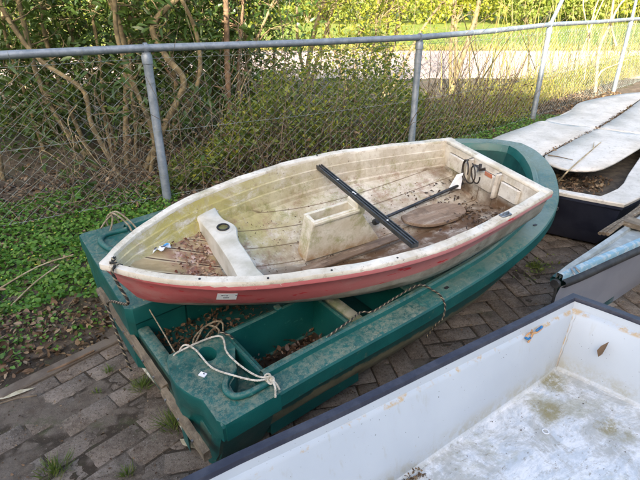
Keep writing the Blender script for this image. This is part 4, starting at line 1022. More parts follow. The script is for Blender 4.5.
# kerb and bumpy soil strip up to and beyond the fence
b = MB()
for i in range(-3, 4):
    c = kA+kd*(i*.62+.3); b.box((c.x, c.y, -.019+random.gauss(0, .003)), (.61, .07, .06), rot=(0, 0, math.atan2(kd.y, kd.x)+random.gauss(0, .008)), bev=.010)
tag(b.build('kerb', M['kerb']), kind='structure')
def fbm(x, y, s): return noise.fractal(Vector((x*s, y*s, 0)), 1.0, 2.0, 4)
def bank(x, y):
    p = Vector((x, y)); k = side_k(p); e = y-(4.0+.45*(x-.3)); d = max(k-.03, e) if x < 1.5 else e
    return d
nx_, ny_ = 190, 150; gx = np.linspace(-7, 12, nx_); gy = np.linspace(.2, 11.5, ny_)
Z = np.zeros((ny_, nx_))
for j, y in enumerate(gy):
    for i, x in enumerate(gx):
        d = bank(x, y); Z[j, i] = -.06 if d < -.02 else min(.02, -.03+d*.25)+.022*fbm(x, y, 1.6)+.012*fbm(x, y, 7)
def soilz(x, y):
    i = int((x+7)/19*(nx_-1)); j = int((y-.2)/11.3*(ny_-1)); return float(Z[min(max(j, 0), ny_-1), min(max(i, 0), nx_-1)])
XX, YY = np.meshgrid(gx, gy); V = np.stack([XX, YY, Z], -1).reshape(-1, 3)
idx = np.arange(nx_*ny_).reshape(ny_, nx_); Q = np.stack([idx[:-1, :-1], idx[:-1, 1:], idx[1:, 1:], idx[1:, :-1]], -1).reshape(-1, 4)
keep = Z[:-1, :-1].reshape(-1) > -.055; o = npmesh('soil', V, Q[keep], M['soil'])
for p in o.data.polygons: p.use_smooth = True
tag(o, kind='structure')

# =================================================================== FENCE
PB = [ground_pt(168, 203), ground_pt(410, 158), ground_pt(532, 122), ground_pt(613, 93)]
HF = [1.27, 1.26, 1.305, 1.29]
d0 = (PB[1]-PB[0]); d3 = (PB[3]-PB[2])
tL = at(0, 57.5, 3.2); 
P0 = PB[0]-d0.normalized()*2.75; PE = PB[3]+d3.normalized()*3.1; PE2 = PE+d3.normalized()*3.1
posts = [P0]+PB+[PE, PE2]; hts = [1.27]+HF+[1.29, 1.29]
fe = empty('chain_link_fence', PB[0]); tag(fe, 'galvanised chain link fence with round posts and top rail', 'fence')
o0 = PB[0]
for k, (p, h) in enumerate(zip(posts, hts)):
    p = p-o0; b = MB(); b.tube([p+Vector((0, 0, -.1)), p+Vector((0, 0, .42)), p+Vector((0, 0, .425)), p+Vector((0, 0, h-.03))], [.037, .037, .035, .035], 14); po = b.build('post', M['galv'], fe, smooth=50)
    b = MB()
    b.tube([p+Vector((0, 0, h-.115)), p+Vector((0, 0, h-.112)), p+Vector((0, 0, h-.055)), p+Vector((0, 0, h-.04))], [.037, .041, .041, .033], 14)
    dd = (posts[min(k+1, len(posts)-1)]-posts[max(k-1, 0)]).normalized()
    b.tube([p+Vector((0, 0, h))-dd*.014, p+Vector((0, 0, h))+dd*.014], .040, 14); b.box(p+Vector((0, 0, h-.04)), (.022, .022, .06))
    b.build('post_cap', M['galv'], po, smooth=50)
b = MB()
for i in range(len(posts)-1):
    a = posts[i]+Vector((0, 0, hts[i]))-o0; c = posts[i+1]+Vector((0, 0, hts[i+1]))-o0; m = (a+c)/2-Vector((0, 0, .008)); b.tube([a, m, c], .029, 12)
b.build('top_rail', M['galv'], fe, smooth=50)
b = MB(); a = PB[1]+Vector((0, 0, HF[1]))-o0; dd = d3.normalized()
b.tube([a+dd*.12, a+dd*.16], .0325, 12); b.build('rail_joint', M['black'], fe, smooth=50)
for k in (2, 3):
    b = MB(); p = PB[k]+Vector((0, 0, HF[k]))-o0; q = Vector((.17, .12, .36)) if k == 2 else Vector((.02, .05, .40)); b.tube([p, p+q], .026, 10); b.build('extension_arm', M['galv'], fe, smooth=50)
# zigzag wires
b = MB(); PITCH = .050
for i in range(len(posts)-1):
    a = posts[i]; c = posts[i+1]; d = c-a; L = d.length; n = int(L/PITCH); ud = d/n; wn = Vector((-d.y, d.x, 0)).normalized()
    n3 = 3
    far = i >= 3
    for j in range(n):
        H0 = 1.22; m = int(H0/.041); pts = []
        for k in range(m+1):
            q = (k % 2) if j % 2 == 0 else (k % 2)
            x = j+((1.0 if q else .0) if j % 2 == 0 else (.0 if q else 1.0)); p = a+ud*x+wn*(.036+(.0025 if k % 2 else -.0025)); z = .03+k*.041
            sag = .012*math.sin(j*.21+k*.3)+.006*math.sin(j*.9); pts.append(p+wn*sag+Vector((0, 0, z))-o0)
        b.tube(pts, .0020 if not far else .0024, n3, cap=False)
for zz in (.06, .62, 1.19):
    for i in range(len(posts)-1):
        a = posts[i]+Vector((0, 0, zz))-o0; c = posts[i+1]+Vector((0, 0, zz))-o0; wn = Vector((-(c-a).y, (c-a).x, 0)).normalized()*.037
        b.tube([a+wn, (a+c)/2+wn+Vector((0, 0, -.012)), c+wn], .0019, 4)
b.build('wire_mesh', M['wire'], fe)
for i in range(len(posts)-2):
    a = posts[i]+Vector((0, 0, hts[i]))-o0; c = posts[i+1]+Vector((0, 0, hts[i+1]))-o0; d = (c-a); nseg = int(d.length/.42); w_ = Vector((-d.y, d.x, 0)).normalized()
    for k in range(1, nseg):
        p = a+d*(k/nseg)-Vector((0, 0, .008)); b = MB(); b.tube([p+w_*math.cos(t)*.031+Vector((0, 0, math.sin(t)*.031))+d.normalized()*.002*t for t in np.linspace(.8, 6.6, 12)]+[p+w_*.038+Vector((0, 0, -.06))], .0018, 4, cap=False); b.build('tie_wire', M['wire'], fe)
    for z in (.25, .62, 1.0):
        p = a+Vector((0, 0, z-hts[i])); b = MB(); b.tube([p+Vector((math.cos(t)*.0375, math.sin(t)*.0375, .003*t)) for t in np.linspace(0, 6.28, 14)], .0018, 4, cap=False); b.build('tie_wire', M['wire'], fe)
FN = Vector((-d0.y, d0.x, 0)).normalized()
def fence_y(x):
    P = posts
    for a, c in zip(P[:-1], P[1:]):
        if a.x <= x <= c.x: return a.y+(c.y-a.y)*(x-a.x)/(c.x-a.x)
    return P[0].y+(x-P[0].x)*.58 if x < P[0].x else P[-1].y+(x-P[-1].x)

# =================================================================== PLANTS
def wander(p, d, L, n, jit, up=0.0):
    pts = [Vector(p)]; d = Vector(d).normalized()
    for i in range(n):
        d = (d+Vector((random.gauss(0, jit), random.gauss(0, jit), random.gauss(0, jit)+up))).normalized(); pts.append(pts[-1]+d*(L/n))
    return pts
def cluster_leaves(tips, per, spread, size, asp=.36, droop=.3, zs=.6, hang=-.25):
    n = len(tips)*per; T = np.repeat(np.array([tuple(t) for t in tips]), per, 0)
    C = T+rng.normal(size=(n, 3))*spread; D = rand_dirs(n, hang, zs); Nn = rand_dirs(n, 1.0, .6); L = rng.uniform(size[0], size[1], n)
    return leaf_arrays(C, D, Nn, L, L*rng.uniform(asp*.8, asp*1.2, n), droop, .14)
def shrub(name, label, cat, stems, leaf_sets, loc, bark='bark', group=None, twigs=5, tl=.45, lo=.35):
    """stems: list of (polyline, r0, r1).  leaf_sets: (count_of_tips, per, spread, size, material, zmin)"""
    r0 = empty(name, loc); tag(r0, label, cat, group); loc = Vector(loc); b = MB(); tips = []
    for pts, ra, rb in stems:
        P = smooth_path([Vector(p)-loc for p in pts], 5); n = len(P); b.tube(P, [ra+(rb-ra)*i/(n-1) for i in range(n)], 8)
        for k in range(twigs):
            i = random.randrange(int(n*lo), n); dr = Vector((random.gauss(0, 1), random.gauss(0, 1), random.uniform(-.1, .9)))
            W = wander(P[i], dr, tl*random.uniform(.5, 1.4), 5, .25, .05); b.tube(W, [.009-.0014*q for q in range(6)], 5)
            tips += [W[2], W[3], W[4], W[5], W[5]]
            for _ in range(2):
                W2 = wander(W[3], Vector((random.gauss(0, 1), random.gauss(0, 1), random.gauss(0, .6))), tl*.5, 3, .3); b.tube(W2, [.005, .004, .003, .002], 4); tips += W2[1:]
    b.build('trunk', M[bark], r0, smooth=60)
    for per, spread, size, mt, frac, asp in leaf_sets:
        tt = [t for t in tips if random.random() < frac]
        if not tt: continue
        V, Fc = cluster_leaves(tt, per, spread, size, asp)
        npmesh('crown', V, Fc, M[mt], r0)
    return r0
def pxl(pts, Y): return [at(x, y, Y+dy) for (x, y, dy) in [(p+(0,))[:3] for p in pts]]
GRP = 'multi stemmed evergreen shrubs behind the fence'
def extend(P, L=1.8, lean=(0, 0)):
    d = (P[0]-P[1]).normalized(); d = Vector((d.x*.6+lean[0], d.y*.5+lean[1], max(d.z, .6))); return wander(P[0], d, L, 5, .14)[1:][::-1]+P
def root(P): return P+[Vector((P[-1].x, P[-1].y, -.06))]
def stem(px, Y, r0, r1=None, L=1.8, lean=(0, 0)):
    P = pxl(px, Y); P = root(extend(P, L, lean)); return (P[::-1], r0, r1 or r0*.55)
LS = [(3, .11, (.07, .125), 'leaf_dark', .8, .34), (2, .10, (.03, .055), 'leaf_mid', .35, .5)]
sh = [
 ('evergreen_shrub', 'leaning olive stemmed evergreen shrub at the left edge of the fence view', [stem([(18, 0), (37, 75), (62, 125), (96, 167), (112, 182)], 4.95, .030), stem([(40, 0), (46, 40), (70, 110), (98, 170)], 5.3, .026), stem([(-30, 0), (-10, 80), (0, 160), (5, 190)], 4.6, .025)], (-1.6, 4.9, 0)),
 ('evergreen_shrub', 'evergreen shrub with a forked stem just left of the first post', [stem([(15, 30), (42, 62), (83, 90), (92, 125), (117, 172)], 4.75, .026), stem([(88, -5), (100, 60), (105, 120), (118, 175)], 5.4, .022), stem([(60, -5), (80, 60), (112, 130), (119, 176)], 5.6, .022)], (-1.8, 4.9, 0)),
 ('evergreen_shrub', 'evergreen shrub with straight stems directly behind the first post', [stem([(110, 0), (125, 50), (126, 125), (127, 175)], 5.0, .034), stem([(118, 40), (136, 90), (154, 137), (150, 178)], 4.85, .028), stem([(131, -5), (130, 70), (136, 130), (133, 178)], 5.3, .026)], (-1.7, 5.0, 0)),
 ('evergreen_shrub', 'evergreen shrub with a thick bent stem to the right of the first post', [stem([(180, -5), (158, 17), (153, 33), (167, 58), (184, 83), (167, 122), (144, 172)], 4.95, .036), stem([(200, 70), (188, 110), (160, 150), (148, 176)], 5.1, .026), stem([(168, 30), (176, 100), (168, 165)], 5.6, .024)], (-1.6, 5.0, 0)),
 ('evergreen_shrub', 'evergreen shrub with one upright reddish trunk between the first two posts', [stem([(225, -5), (227, 60), (229, 110), (231, 162)], 5.5, .036), stem([(190, 105), (206, 130), (220, 150), (226, 165)], 5.5, .018), stem([(243, 0), (238, 70), (240, 120), (233, 165)], 5.8, .02)], (-.95, 5.6, 0)),
]
for i, (n_, l_, st, loc) in enumerate(sh):
    shrub(n_, l_, 'shrub', st, LS, loc, 'bark_red' if i == 4 else 'bark', GRP, twigs=14, tl=.42, lo=.22)
# second row, denser, closes the view to the back
back = [(-4.6, 5.2), (-3.8, 6.3), (-2.9, 6.9), (-3.1, 5.9), (-2.3, 6.3), (-1.5, 7.0), (-1.5, 6.2), (-.9, 6.6), (-.5, 7.4), (-4.9, 6.9), (-2.2, 7.9)][:8]
BL = ['far left beyond the first shrub', 'second row at the left', 'deep behind the left post', 'close behind the leaning stems', 'behind the straight stems', 'back row behind the bent stem', 'behind the bent stem', 'behind the reddish trunk', 'back row, right end of the dark thicket', 'back row at the far left', 'deepest of the thicket']
for i, (x, y) in enumerate(back):
    st = []
    for k in range(4):
        p = Vector((x+random.gauss(0, .15), y+random.gauss(0, .15), -.05)); W = wander(p, (random.gauss(0, .25), random.gauss(0, .2), 1), random.uniform(2.2, 3.1), 7, .12, .1); st.append((W, .024, .009))
    shrub('evergreen_shrub', 'dense dark evergreen shrub, '+BL[i], 'shrub', st, [(5, .17, (.07, .13), 'leaf_dark', .7, .34), (2, .15, (.035, .07), 'leaf_mid', .7, .45)], (x, y, 0), 'bark', GRP, twigs=18, tl=.6, lo=.03)
# trees just beyond, catching the sun
tl_ = [(1.15, 9.2, 'sunlit young tree with thin trunk behind the middle of the rail', .05), (-.3, 9.8, 'sunlit young tree behind the dark thicket', .06), (2.4, 9.4, 'sunlit leaning young tree left of the middle post', .055), (-3.4, 10.0, 'sunlit tree glimpsed through the left thicket', .06), (-5.5, 9.5, 'sunlit tree glimpsed at the far left', .06), (.5, 8.2, 'yellow green sapling close behind the thicket edge', .03)]
for i, (x, y, lb, r0) in enumerate(tl_):
    st = []
    for k in range(3):
        d = (random.gauss(0, .18)+(.35 if k == 1 else -.2 if k == 2 else 0), random.gauss(0, .1), 1); W = wander((x+.05*k, y, -.05), d, 4.2 if y > 8.5 else 2.4, 8, .10, .08); st.append((W, r0*(1 if k == 0 else .6), .012))
    shrub('young_tree', lb, 'tree', st, [(4, .17, (.045, .085), 'leaf_yellow', 1, .5), (1, .17, (.05, .09), 'leaf_mid', .8, .5)], (x, y, 0), 'bark', 'young trees beyond the fence', twigs=17, tl=.75)
# small-leaved undergrowth between the first and second post
def scatter(n, xf, yf, zf):
    out = []
    for _ in range(n):
        x = xf(); y = yf(x); out.append((x, y, zf(x, y)))
    return np.array(out)
U = random.uniform
def und_h(x, y): return (.95+.75*fbm(x, y, 1.3))*min(1, max(.15, (x+1.3)/1.0))*max(.12, min(1, (1.9-x)/1.4))
n = 11000
P = scatter(n, lambda: U(-1.5, 2.7), lambda x: fence_y(x)+.10+abs(random.gauss(0, .85)), lambda x, y: soilz(x, y)+max(.05, und_h(x, y))*random.random()**.8)
Ls = rng.uniform(.022, .066, n); V, Fc = leaf_arrays(P, rand_dirs(n, .1, .6), rand_dirs(n, 1.2, .7), Ls, Ls*.6, .2, .15)
o = npmesh('undergrowth', V, Fc, M['leaf_mid']); tag(o, 'tangled small leaved undergrowth between the first and middle posts', 'undergrowth', kind='stuff')
n = 3000
P = scatter(n, lambda: U(-1.4, 2.4), lambda x: fence_y(x)+.2+abs(random.gauss(0, .9)), lambda x, y: soilz(x, y)+max(.05, und_h(x, y)*1.05)*random.random()**.7)
Ls = rng.uniform(.03, .075, n); V, Fc = leaf_arrays(P, rand_dirs(n, .1, .6), rand_dirs(n, 1.2, .7), Ls, Ls*.45, .25, .15)
o = npmesh('undergrowth', V, Fc, M['leaf_dark']); tag(o, 'darker bramble leaves mixed through the undergrowth behind the fence', 'undergrowth', kind='stuff')
n = 5200
P = scatter(n, lambda: U(-1.3, 3.2), lambda x: fence_y(x)+.10+abs(random.gauss(0, .8)), lambda x, y: soilz(x, y)+max(.08, und_h(x, y)*1.12)*random.random()**.45)
Ls = rng.uniform(.02, .05, n); V, Fc = leaf_arrays(P, rand_dirs(n, .3, .6), rand_dirs(n, 1.0, .7), Ls, Ls*.55, .2, .15)
o = npmesh('undergrowth', V, Fc, M['leaf_yellow']); tag(o, 'young yellow green leaves on top of the undergrowth behind the fence', 'undergrowth', kind='stuff')
n = 1500
P = scatter(n, lambda: U(-1.8, 3.2), lambda x: fence_y(x)+.05+abs(random.gauss(0, .5)), lambda x, y: soilz(x, y)+.6*random.random()**1.5)
Ls = rng.uniform(.03, .06, n); V, Fc = leaf_arrays(P, rand_dirs(n, -.2, .6), rand_dirs(n, .6, .7), Ls, Ls*.5, .3, .25)
o = npmesh('caught_leaves', V, Fc, M['litter']); tag(o, 'dead brown leaves caught in the undergrowth behind the fence', 'dead leaves', kind='stuff')
# bare canes and thin stems through it
b = MB()
for _ in range(230):
    x = U(-3.6, 3.0); y = fence_y(x)+abs(random.gauss(0, .7))+.08; W = wander((x, y, -.02), (random.gauss(0, .45), random.gauss(0, .3), 1), U(.5, 1.5), 6, .22); b.tube(W, [.0045-.0005*q for q in range(7)], 4, cap=False)
for _ in range(50):
    x = U(-3.4, 1.6); y = fence_y(x)+abs(random.gauss(0, .25))+.06; W = wander((x, y, U(.0, .25)), (random.gauss(0, 1), random.gauss(0, .3), .35), U(.5, 1.2), 6, .25, -.03); b.tube(W, [.004-.0004*q for q in range(7)], 4, cap=False)
for _ in range(150):
    x = U(-1.3, 2.6); y = fence_y(x)+abs(random.gauss(0, .5))+.08; W = wander((x, y, -.02), (random.gauss(0, .22), random.gauss(0, .2), 1), U(.6, 1.9), 7, .13); b.tube(W, [.0055-.0006*q for q in range(8)], 4, cap=False)
tag(b.build('thin_stems', M['twig']), 'tangle of thin bare stems and canes along the fence', 'stems', kind='stuff')
b = MB()
for px in ([(45, 175), (42, 150), (80, 172), (60, 120)], [(175, 195), (195, 165), (210, 120), (228, 108)], [(232, 160), (262, 125), (285, 100), (318, 88)], [(222, 160), (222, 130), (224, 100), (240, 70)], [(248, 145), (248, 120), (240, 95), (255, 60)], [(285, 100), (310, 112), (345, 135), (380, 150)], [(75, 175), (73, 140), (68, 120), (77, 105)], [(82, 150), (76, 135), (100, 165), (118, 178)]):
    b.tube(smooth_path([at(x, y, 4.75+.0055*max(x-100, 0)+.05) for x, y in px], 5), .005, 5)
tag(b.build('pale_stems', M['deadstem']), 'pale curving dead stems behind the fence mesh', 'stems', kind='stuff')
# dead pale shrub between the third and fourth posts
dd_ = [([(614, -6), (610.6, 22), (607.5, 30), (599, 49), (596, 82), (595, 92)], .032), ([(640, -10), (622, 2), (611, 21)], .02), ([(610.5, 24), (614, 38), (616, 46)], .026)]
def stem_abs(px, Y, r): return (pxl(px, Y), r*.6, r)
r0 = empty('dead_shrub', at(595, 92, 9.2)*1); r0.location.z = 0; tag(r0, 'pale leafless shrub with a forked trunk, left of the last post', 'shrub')
b = MB(); base = Vector(r0.location)
for px, r in dd_:
    P = smooth_path(pxl(px, 9.2), 4); n = len(P); b.tube([p-base for p in P], [r*(.55+.45*i/n) for i in range(n)], 7)
P = smooth_path([at(596, 80, 9.2), at(603, 70, 9.25), at(615, 65, 9.5), at(628, 59, 9.8)], 4); b.tube([p-base for p in P], [.022-.016*i/(len(P)-1) for i in range(len(P))], 6)
for (px) in ([(590, 40), (583, 3), (590, -8)], [(575, 70), (590, 30), (607, -8)], [(584, 80), (588, 50), (592, 20), (600, -5)]):
    b.tube([p-base for p in smooth_path(pxl(px, 9.2), 4)], .011, 5)
b.build('trunk', M['deadstem'], r0, smooth=60)
# straw-coloured reeds and dry grass along the sunny side of the fence
def blades(n, xf, yf, hf, wd, mat, lean=.3):
    C = np.array([(lambda x: (x, yf(x), 0))(xf()) for _ in range(n)]); C[:, 2] = [soilz(x, y) if y < 11.4 else -.03 for x, y, _ in C]
    D = rng.normal(size=(n, 3))*lean; D[:, 2] = 1; L = np.array([hf(x, y) for x, y, _ in C]); return leaf_arrays(C, D, rand_dirs(n, 0, .2), L, np.full(n, wd)*rng.uniform(.6, 1.4, n), .12, .05)
V, Fc = blades(6500, lambda: U(2.2, 9.6), lambda x: fence_y(x)+.55+abs(random.gauss(0, .9)), lambda x, y: U(.10, .38), .010, None, .5)
o = npmesh('dry_grass', V, Fc, M['straw']); tag(o, 'sunlit straw coloured grass behind the fence', 'dry grass', kind='stuff')
V, Fc = blades(210, lambda: U(2.0, 8.5), lambda x: fence_y(x)+.5+abs(random.gauss(0, 1.2)), lambda x, y: U(.8, 2.2), .014, None, .14)
o = npmesh('dry_reeds', V, Fc, M['straw']); tag(o, 'tall thin pale reeds standing against the road', 'reeds', kind='stuff')
n = 6500
P = scatter(n, lambda: U(1.9, 8.8), lambda x: fence_y(x)+.5+abs(random.gauss(0, .9)), lambda x, y: soilz(x, y)+(.32+.2*fbm(x, y, 1.3))*random.random()**1.1)
Ls = rng.uniform(.02, .05, n); V, Fc = leaf_arrays(P, rand_dirs(n, .3, .6), rand_dirs(n, 1.2, .7), Ls, Ls*.55, .2, .15)
o = npmesh('roadside_weeds', V, Fc, M['leaf_yellow']); tag(o, 'yellow green weeds along the roadside beyond the fence', 'weeds', kind='stuff')
# ground ivy: left bank and along the fence foot on the right
def cover_ok(x, y):
    e = fbm(x, y, 1.2)*.18
    fy = fence_y(x)
    if x < -.95:   # left bank
        lo = 2.38+(x+2.1)*-.05+e
        lo = max(lo, 2.45+(x+1.30)*.9) if x > -1.75 else lo
        return lo < y < fy+.8+e*3 and not (y > fy-.2 and x > -1.25) and not (y > fy+.05 and random.random() < .45)
    if x < .55: return False
    lo = 4.3+.42*(x-1.0)+e
    return lo < y < fy+.75+e*2 and y < 7.6+e*2 and x < 3.7
pts = []
while len(pts) < 36000:
    if random.random() < .6: x = U(-4.0, -.95); y = U(2.1, 5.2)
    else: x = U(.55, 3.9); y = U(4.2, 8.2)
    if cover_ok(x, y): pts.append((x, y, soilz(x, y)+.004+max(0, .030+.035*fbm(x, y, 2.5))*random.random()))
P = np.array(pts); n = len(P); Ls = rng.uniform(.016, .036, n)
V, Fc = leaf_arrays(P, rand_dirs(n, .15, .35), rand_dirs(n, 2.2, .6), Ls, Ls*.95, .1, .1)
o = npmesh('ground_ivy', V, Fc, M['leaf_cover']); tag(o, 'low bright green ground ivy on the bank and along the fence foot', 'ground cover', kind='stuff')
P = P[rng.choice(n, 700)]; P[:, 2] += .02; Ls = rng.uniform(.010, .017, len(P)); V, Fc = leaf_arrays(P, rand_dirs(len(P), .2, .3), rand_dirs(len(P), 3, .4), Ls, Ls*.9, .1, .1)
o = npmesh('yellow_flowers', V, Fc, M['petal']); tag(o, 'tiny yellow flowers dotted through the ground ivy', 'flowers', kind='stuff')
# sparse ivy shoots creeping onto soil near the kerb
pts = []
for cx, cy, r, k in ((-1.55, 2.05, .16, 130), (-1.62, 1.86, .12, 110), (-1.28, 2.16, .13, 90), (-1.85, 2.2, .2, 200), (-1.05, 2.3, .08, 40), (-1.5, 2.3, .15, 90)):
    for _ in range(k): x = random.gauss(cx, r*.6); y = random.gauss(cy, r*.6); pts.append((x, y, max(soilz(x, y), 0)+.012+random.random()*.02))
P = np.array(pts); Ls = rng.uniform(.012, .028, len(P)); V, Fc = leaf_arrays(P, rand_dirs(len(P), .2, .4), rand_dirs(len(P), 2.2, .6), Ls, Ls*.8, .1, .1)
o = npmesh('creeping_weed', V, Fc, M['leaf_cover']); tag(o, 'sparse green creeping weed on the soil above the kerb', 'weeds', kind='stuff')
# litter
def soilpos():
    while True:
        x = U(-2.6, -.85); y = U(1.5, 3.1)
        if side_k((x, y)) > .0 and not (cover_ok(x, y) and random.random() < .96) and y < 3.0: return (x, y, soilz(x, y)+.006+random.random()*.02)
litter_obj('soil_litter', 'brown dead leaves on the soil strip beside the teal boat', 'dead leaves', 3200, soilpos, (.012, .05), M['litter'], None, .4)
def fencefoot():
    while True:
        x = U(-4.8, 5.6); y = fence_y(x)+random.gauss(.3, .85)
        if not (cover_ok(x, y) and random.random() < .85) and not (x > 1.2 and y < 3.9): return (x, y, soilz(x, y)+.006+random.random()*.03)
litter_obj('fence_litter', 'brown leaf litter under the fence and shrubs', 'dead leaves', 19000, fencefoot, (.015, .055), M['litter'], None, .4)
def pavepos():
    while True:
        x = U(-1.6, 3.3); y = U(.7, 4.2)
        if side_k((x, y)) < 0: return (x, y, .004+random.random()*.003)
litter_obj('paving_crumbs', 'small crumbs and grit over the pavers', 'debris', 5500, pavepos, (.004, .016), M['litter'], None, .15)
# joint moss in the pavers is painted in the soil bed; tufts of grass are things of their own
def tuft(pt, r, n, h, label, first=[None]):
    o = None
    C = np.zeros((n, 3)); a = rng.uniform(0, 6.28, n); rr = rng.uniform(0, r, n); C[:, 0] = np.cos(a)*rr; C[:, 1] = np.sin(a)*rr; C[:, 2] = -.004
    D = np.stack([np.cos(a)*.8*rr/r+rng.normal(0, .3, n), np.sin(a)*.8*rr/r+rng.normal(0, .3, n), np.ones(n)], 1); L = rng.uniform(h*.4, h, n)
    V, Fc = leaf_arrays(C, D, rand_dirs(n, 0, .3), L, np.full(n, .0032), .3, .05); o = npmesh('grass_tuft', V, Fc, M['grass']); o.location = pt; tag(o, label, 'grass tuft', 'grass tufts in the paving joints')
for px, py, r, n, h, lb in ((142, 387, .035, 120, .075, 'grass tuft beside the far hull of the teal boat stern'), (176, 425, .05, 170, .09, 'largest grass tuft, under the near corner of the teal stern'), (55, 472, .05, 160, .07, 'grass tuft at the bottom edge near the left corner'), (127, 474, .025, 60, .05, 'small grass tuft at the bottom edge under the stern'), (535, 268, .045, 90, .07, 'grass tuft on the paving below the teal bow'), (110, 371, .018, 40, .045, 'thin grass tuft in the paving joint left of the transom'), (97, 392, .015, 30, .03, 'tiny grass tuft in the bare paving at left'), (190, 420, .03, 80, .08, 'grass tuft tucked under the teal keel')):
    tuft(ground_pt(px, py), r, n, h, lb)
b_pts = []
for _ in range(110): p = ground_pt(536+random.gauss(0, 9), 270+random.gauss(0, 5)); b_pts.append((p.x, p.y, .01+random.random()*.03))
P = np.array(b_pts); Ls = rng.uniform(.012, .026, len(P)); V, Fc = leaf_arrays(P, rand_dirs(len(P), .2, .4), rand_dirs(len(P), 2, .6), Ls, Ls*.6, .1, .1); o = npmesh('paving_weed', V, Fc, M['leaf_mid']); tag(o, 'small green weed leaves spread in the paving below the teal bow', 'weed', kind='stuff')
# light fern-like tuft at the left edge, seedlings by the fence
def plant(pt, n, L, asp, mat, label, name='seedling', up=.5, stemh=.12):
    r0 = empty(name, pt); tag(r0, label, 'plant'); b = MB(); b.tube([(0, 0, -.02), (.004, .003, stemh*.5), (0, .006, stemh)], [.005, .004, .003], 6); b.build('stem', M['twig'], r0)
    a = rng.uniform(0, 6.28, n); C = np.stack([np.zeros(n), np.zeros(n), rng.uniform(.5, 1, n)*stemh], 1); D = np.stack([np.cos(a), np.sin(a), rng.uniform(-.1, up, n)], 1); Ls = rng.uniform(L*.6, L, n)
    V, Fc = leaf_arrays(C, D, np.tile([0, 0, 1.0], (n, 1))+rng.normal(size=(n, 3))*.3, Ls, Ls*asp, .3, .12); npmesh('foliage', V, Fc, M[mat], r0)
def gpz(px, py): p = ground_pt(px, py); p.z = soilz(p.x, p.y); return p
plant(gpz(90, 200), 15, .12, .38, 'leaf_dark', 'laurel seedling with broad leaves in front of the fence', stemh=.14)
plant(gpz(70, 190), 9, .12, .40, 'leaf_dark', 'broad leaved seedling at the fence foot, left of the other laurel', stemh=.16)
plant(gpz(40, 268), 5, .10, .38, 'leaf_mid', 'single light green seedling at the lower edge of the ground ivy', stemh=.05)
plant(gpz(-2, 322), 60, .06, .25, 'leaf_mid', 'feathery bright green tuft at the left picture edge', stemh=.03, up=1.2)
for px, py, k in ((280, 128, 10), (295, 146, 12), (255, 160, 8), (205, 178, 8), (345, 128, 8), (12, 150, 10)):
    p = gpz(px, py+22); plant(p, k, .13, .36, 'leaf_dark', {280: 'leafy shoot with hanging leaves in mid undergrowth', 295: 'broad leaved shoot low in the undergrowth near the dinghy rim', 255: 'low broad leaved shoot left of the undergrowth', 205: 'low shoot beside the foot of the reddish trunk', 345: 'slender leafy shoot near the middle of the fence', 12: 'leafy shoot at the left edge behind the mesh'}[px], 'leafy_shoot', stemh=.36)
# sticks and single leaves on the ground
def gl(px, py, z=.012): p = gpz(px, py); p.z = max(p.z, 0)+z; return p
b = MB()
def stick(label, pxs, r, mat='deadstem', nm='stick'):
    b = MB(); b.tube(smooth_path([gl(x, y, .016+zz) for x, y, zz in pxs], 4), r, 6); tag(b.build(nm, M[mat]), label, 'stick')
stick('long pale straw stick crossing the soil below the ground ivy', [(-5, 298, 0), (40, 275, .02), (75, 263, .03)], .005)
stick('thin pale stick slanting over the brown leaves', [(12, 310, 0), (38, 290, .02), (62, 275, .04)], .0045)
stick('reddish dead stalk lying along the kerb', [(48, 375, 0), (70, 366, .004), (95, 354, .006)], .006, 'bark_red')
stick('grey twig bundle lying by the kerb at the left edge', [(-4, 408, 0), (18, 402, .004), (38, 398, 0)], .004, 'twig')
def oneleaf(label, px, py, L, W, d, mat):
    V, Fc = leaf_arrays(np.array([[0, 0, 0.]]), np.array([d]), np.array([[0, 0, 1.]]), np.array([L]), np.array([W]), .05, .1); o = npmesh('fallen_leaf', V, Fc, mat); o.location = gl(px, py, .012); tag(o, label, 'leaf')
PALE = simple('bleached dead leaf', (.50, .45, .33), (.38, .33, .22), 30, .8)
oneleaf('large bleached leaf on the paving under the teal stern corner', 180, 441, .10, .035, (1, -.5, .05), PALE)
oneleaf('bleached pointed leaf by the kerb at the left edge', -2, 402, .15, .035, (.8, .6, .05), PALE)
oneleaf('pale leaf on the ground ivy, nearest the teal corner', 52, 226, .10, .03, (1, .1, .3), PALE)
oneleaf('pale leaf on the ground ivy at the left', 8, 218, .10, .035, (1, .3, .3), PALE)

# =================================================================== FAR BACKGROUND
def bush(x, y, r, h, label, mat, n, size):
    r0 = empty('bush', (x, y, 0)); tag(r0, label, 'bush', 'bushes beyond the lawn'); b = MB(); tips = []
    for k in range(7):
        W = wander((0, 0, -.1), (random.gauss(0, .5), random.gauss(0, .5), 1), h*.8, 6, .2); b.tube(W, [.06-.008*q for q in range(7)], 5)
    b.build('trunk', M['bark'], r0)
    a = rng.normal(size=(n, 3)); a /= np.linalg.norm(a, axis=1, keepdims=True); lob = 1+.25*np.sin(a[:, 0:1]*5+x)+.2*np.sin(a[:, 1:2]*7+y)+.15*np.sin(a[:, 2:3]*9)
    P = a*lob*rng.uniform(.45, 1, (n, 1))**.5*np.array([r, r*.8, h*.5])+np.array([0, 0, h*.5]); P[:, 2] = np.maximum(P[:, 2], .02)
    Ls = rng.uniform(size*.6, size*1.3, n); V, Fc = simple_leaf_arrays(P, rand_dirs(n), rand_dirs(n, .5), Ls, Ls*.6, .2, .1); npmesh('crown', V, Fc, M[mat], r0)
k = 0
spots = [(-14, 42), (-7, 40), (-1, 43), (5, 41), (10.5, 42), (15.5, 40), (20, 42), (25.5, 41), (31, 43), (-21, 41)]
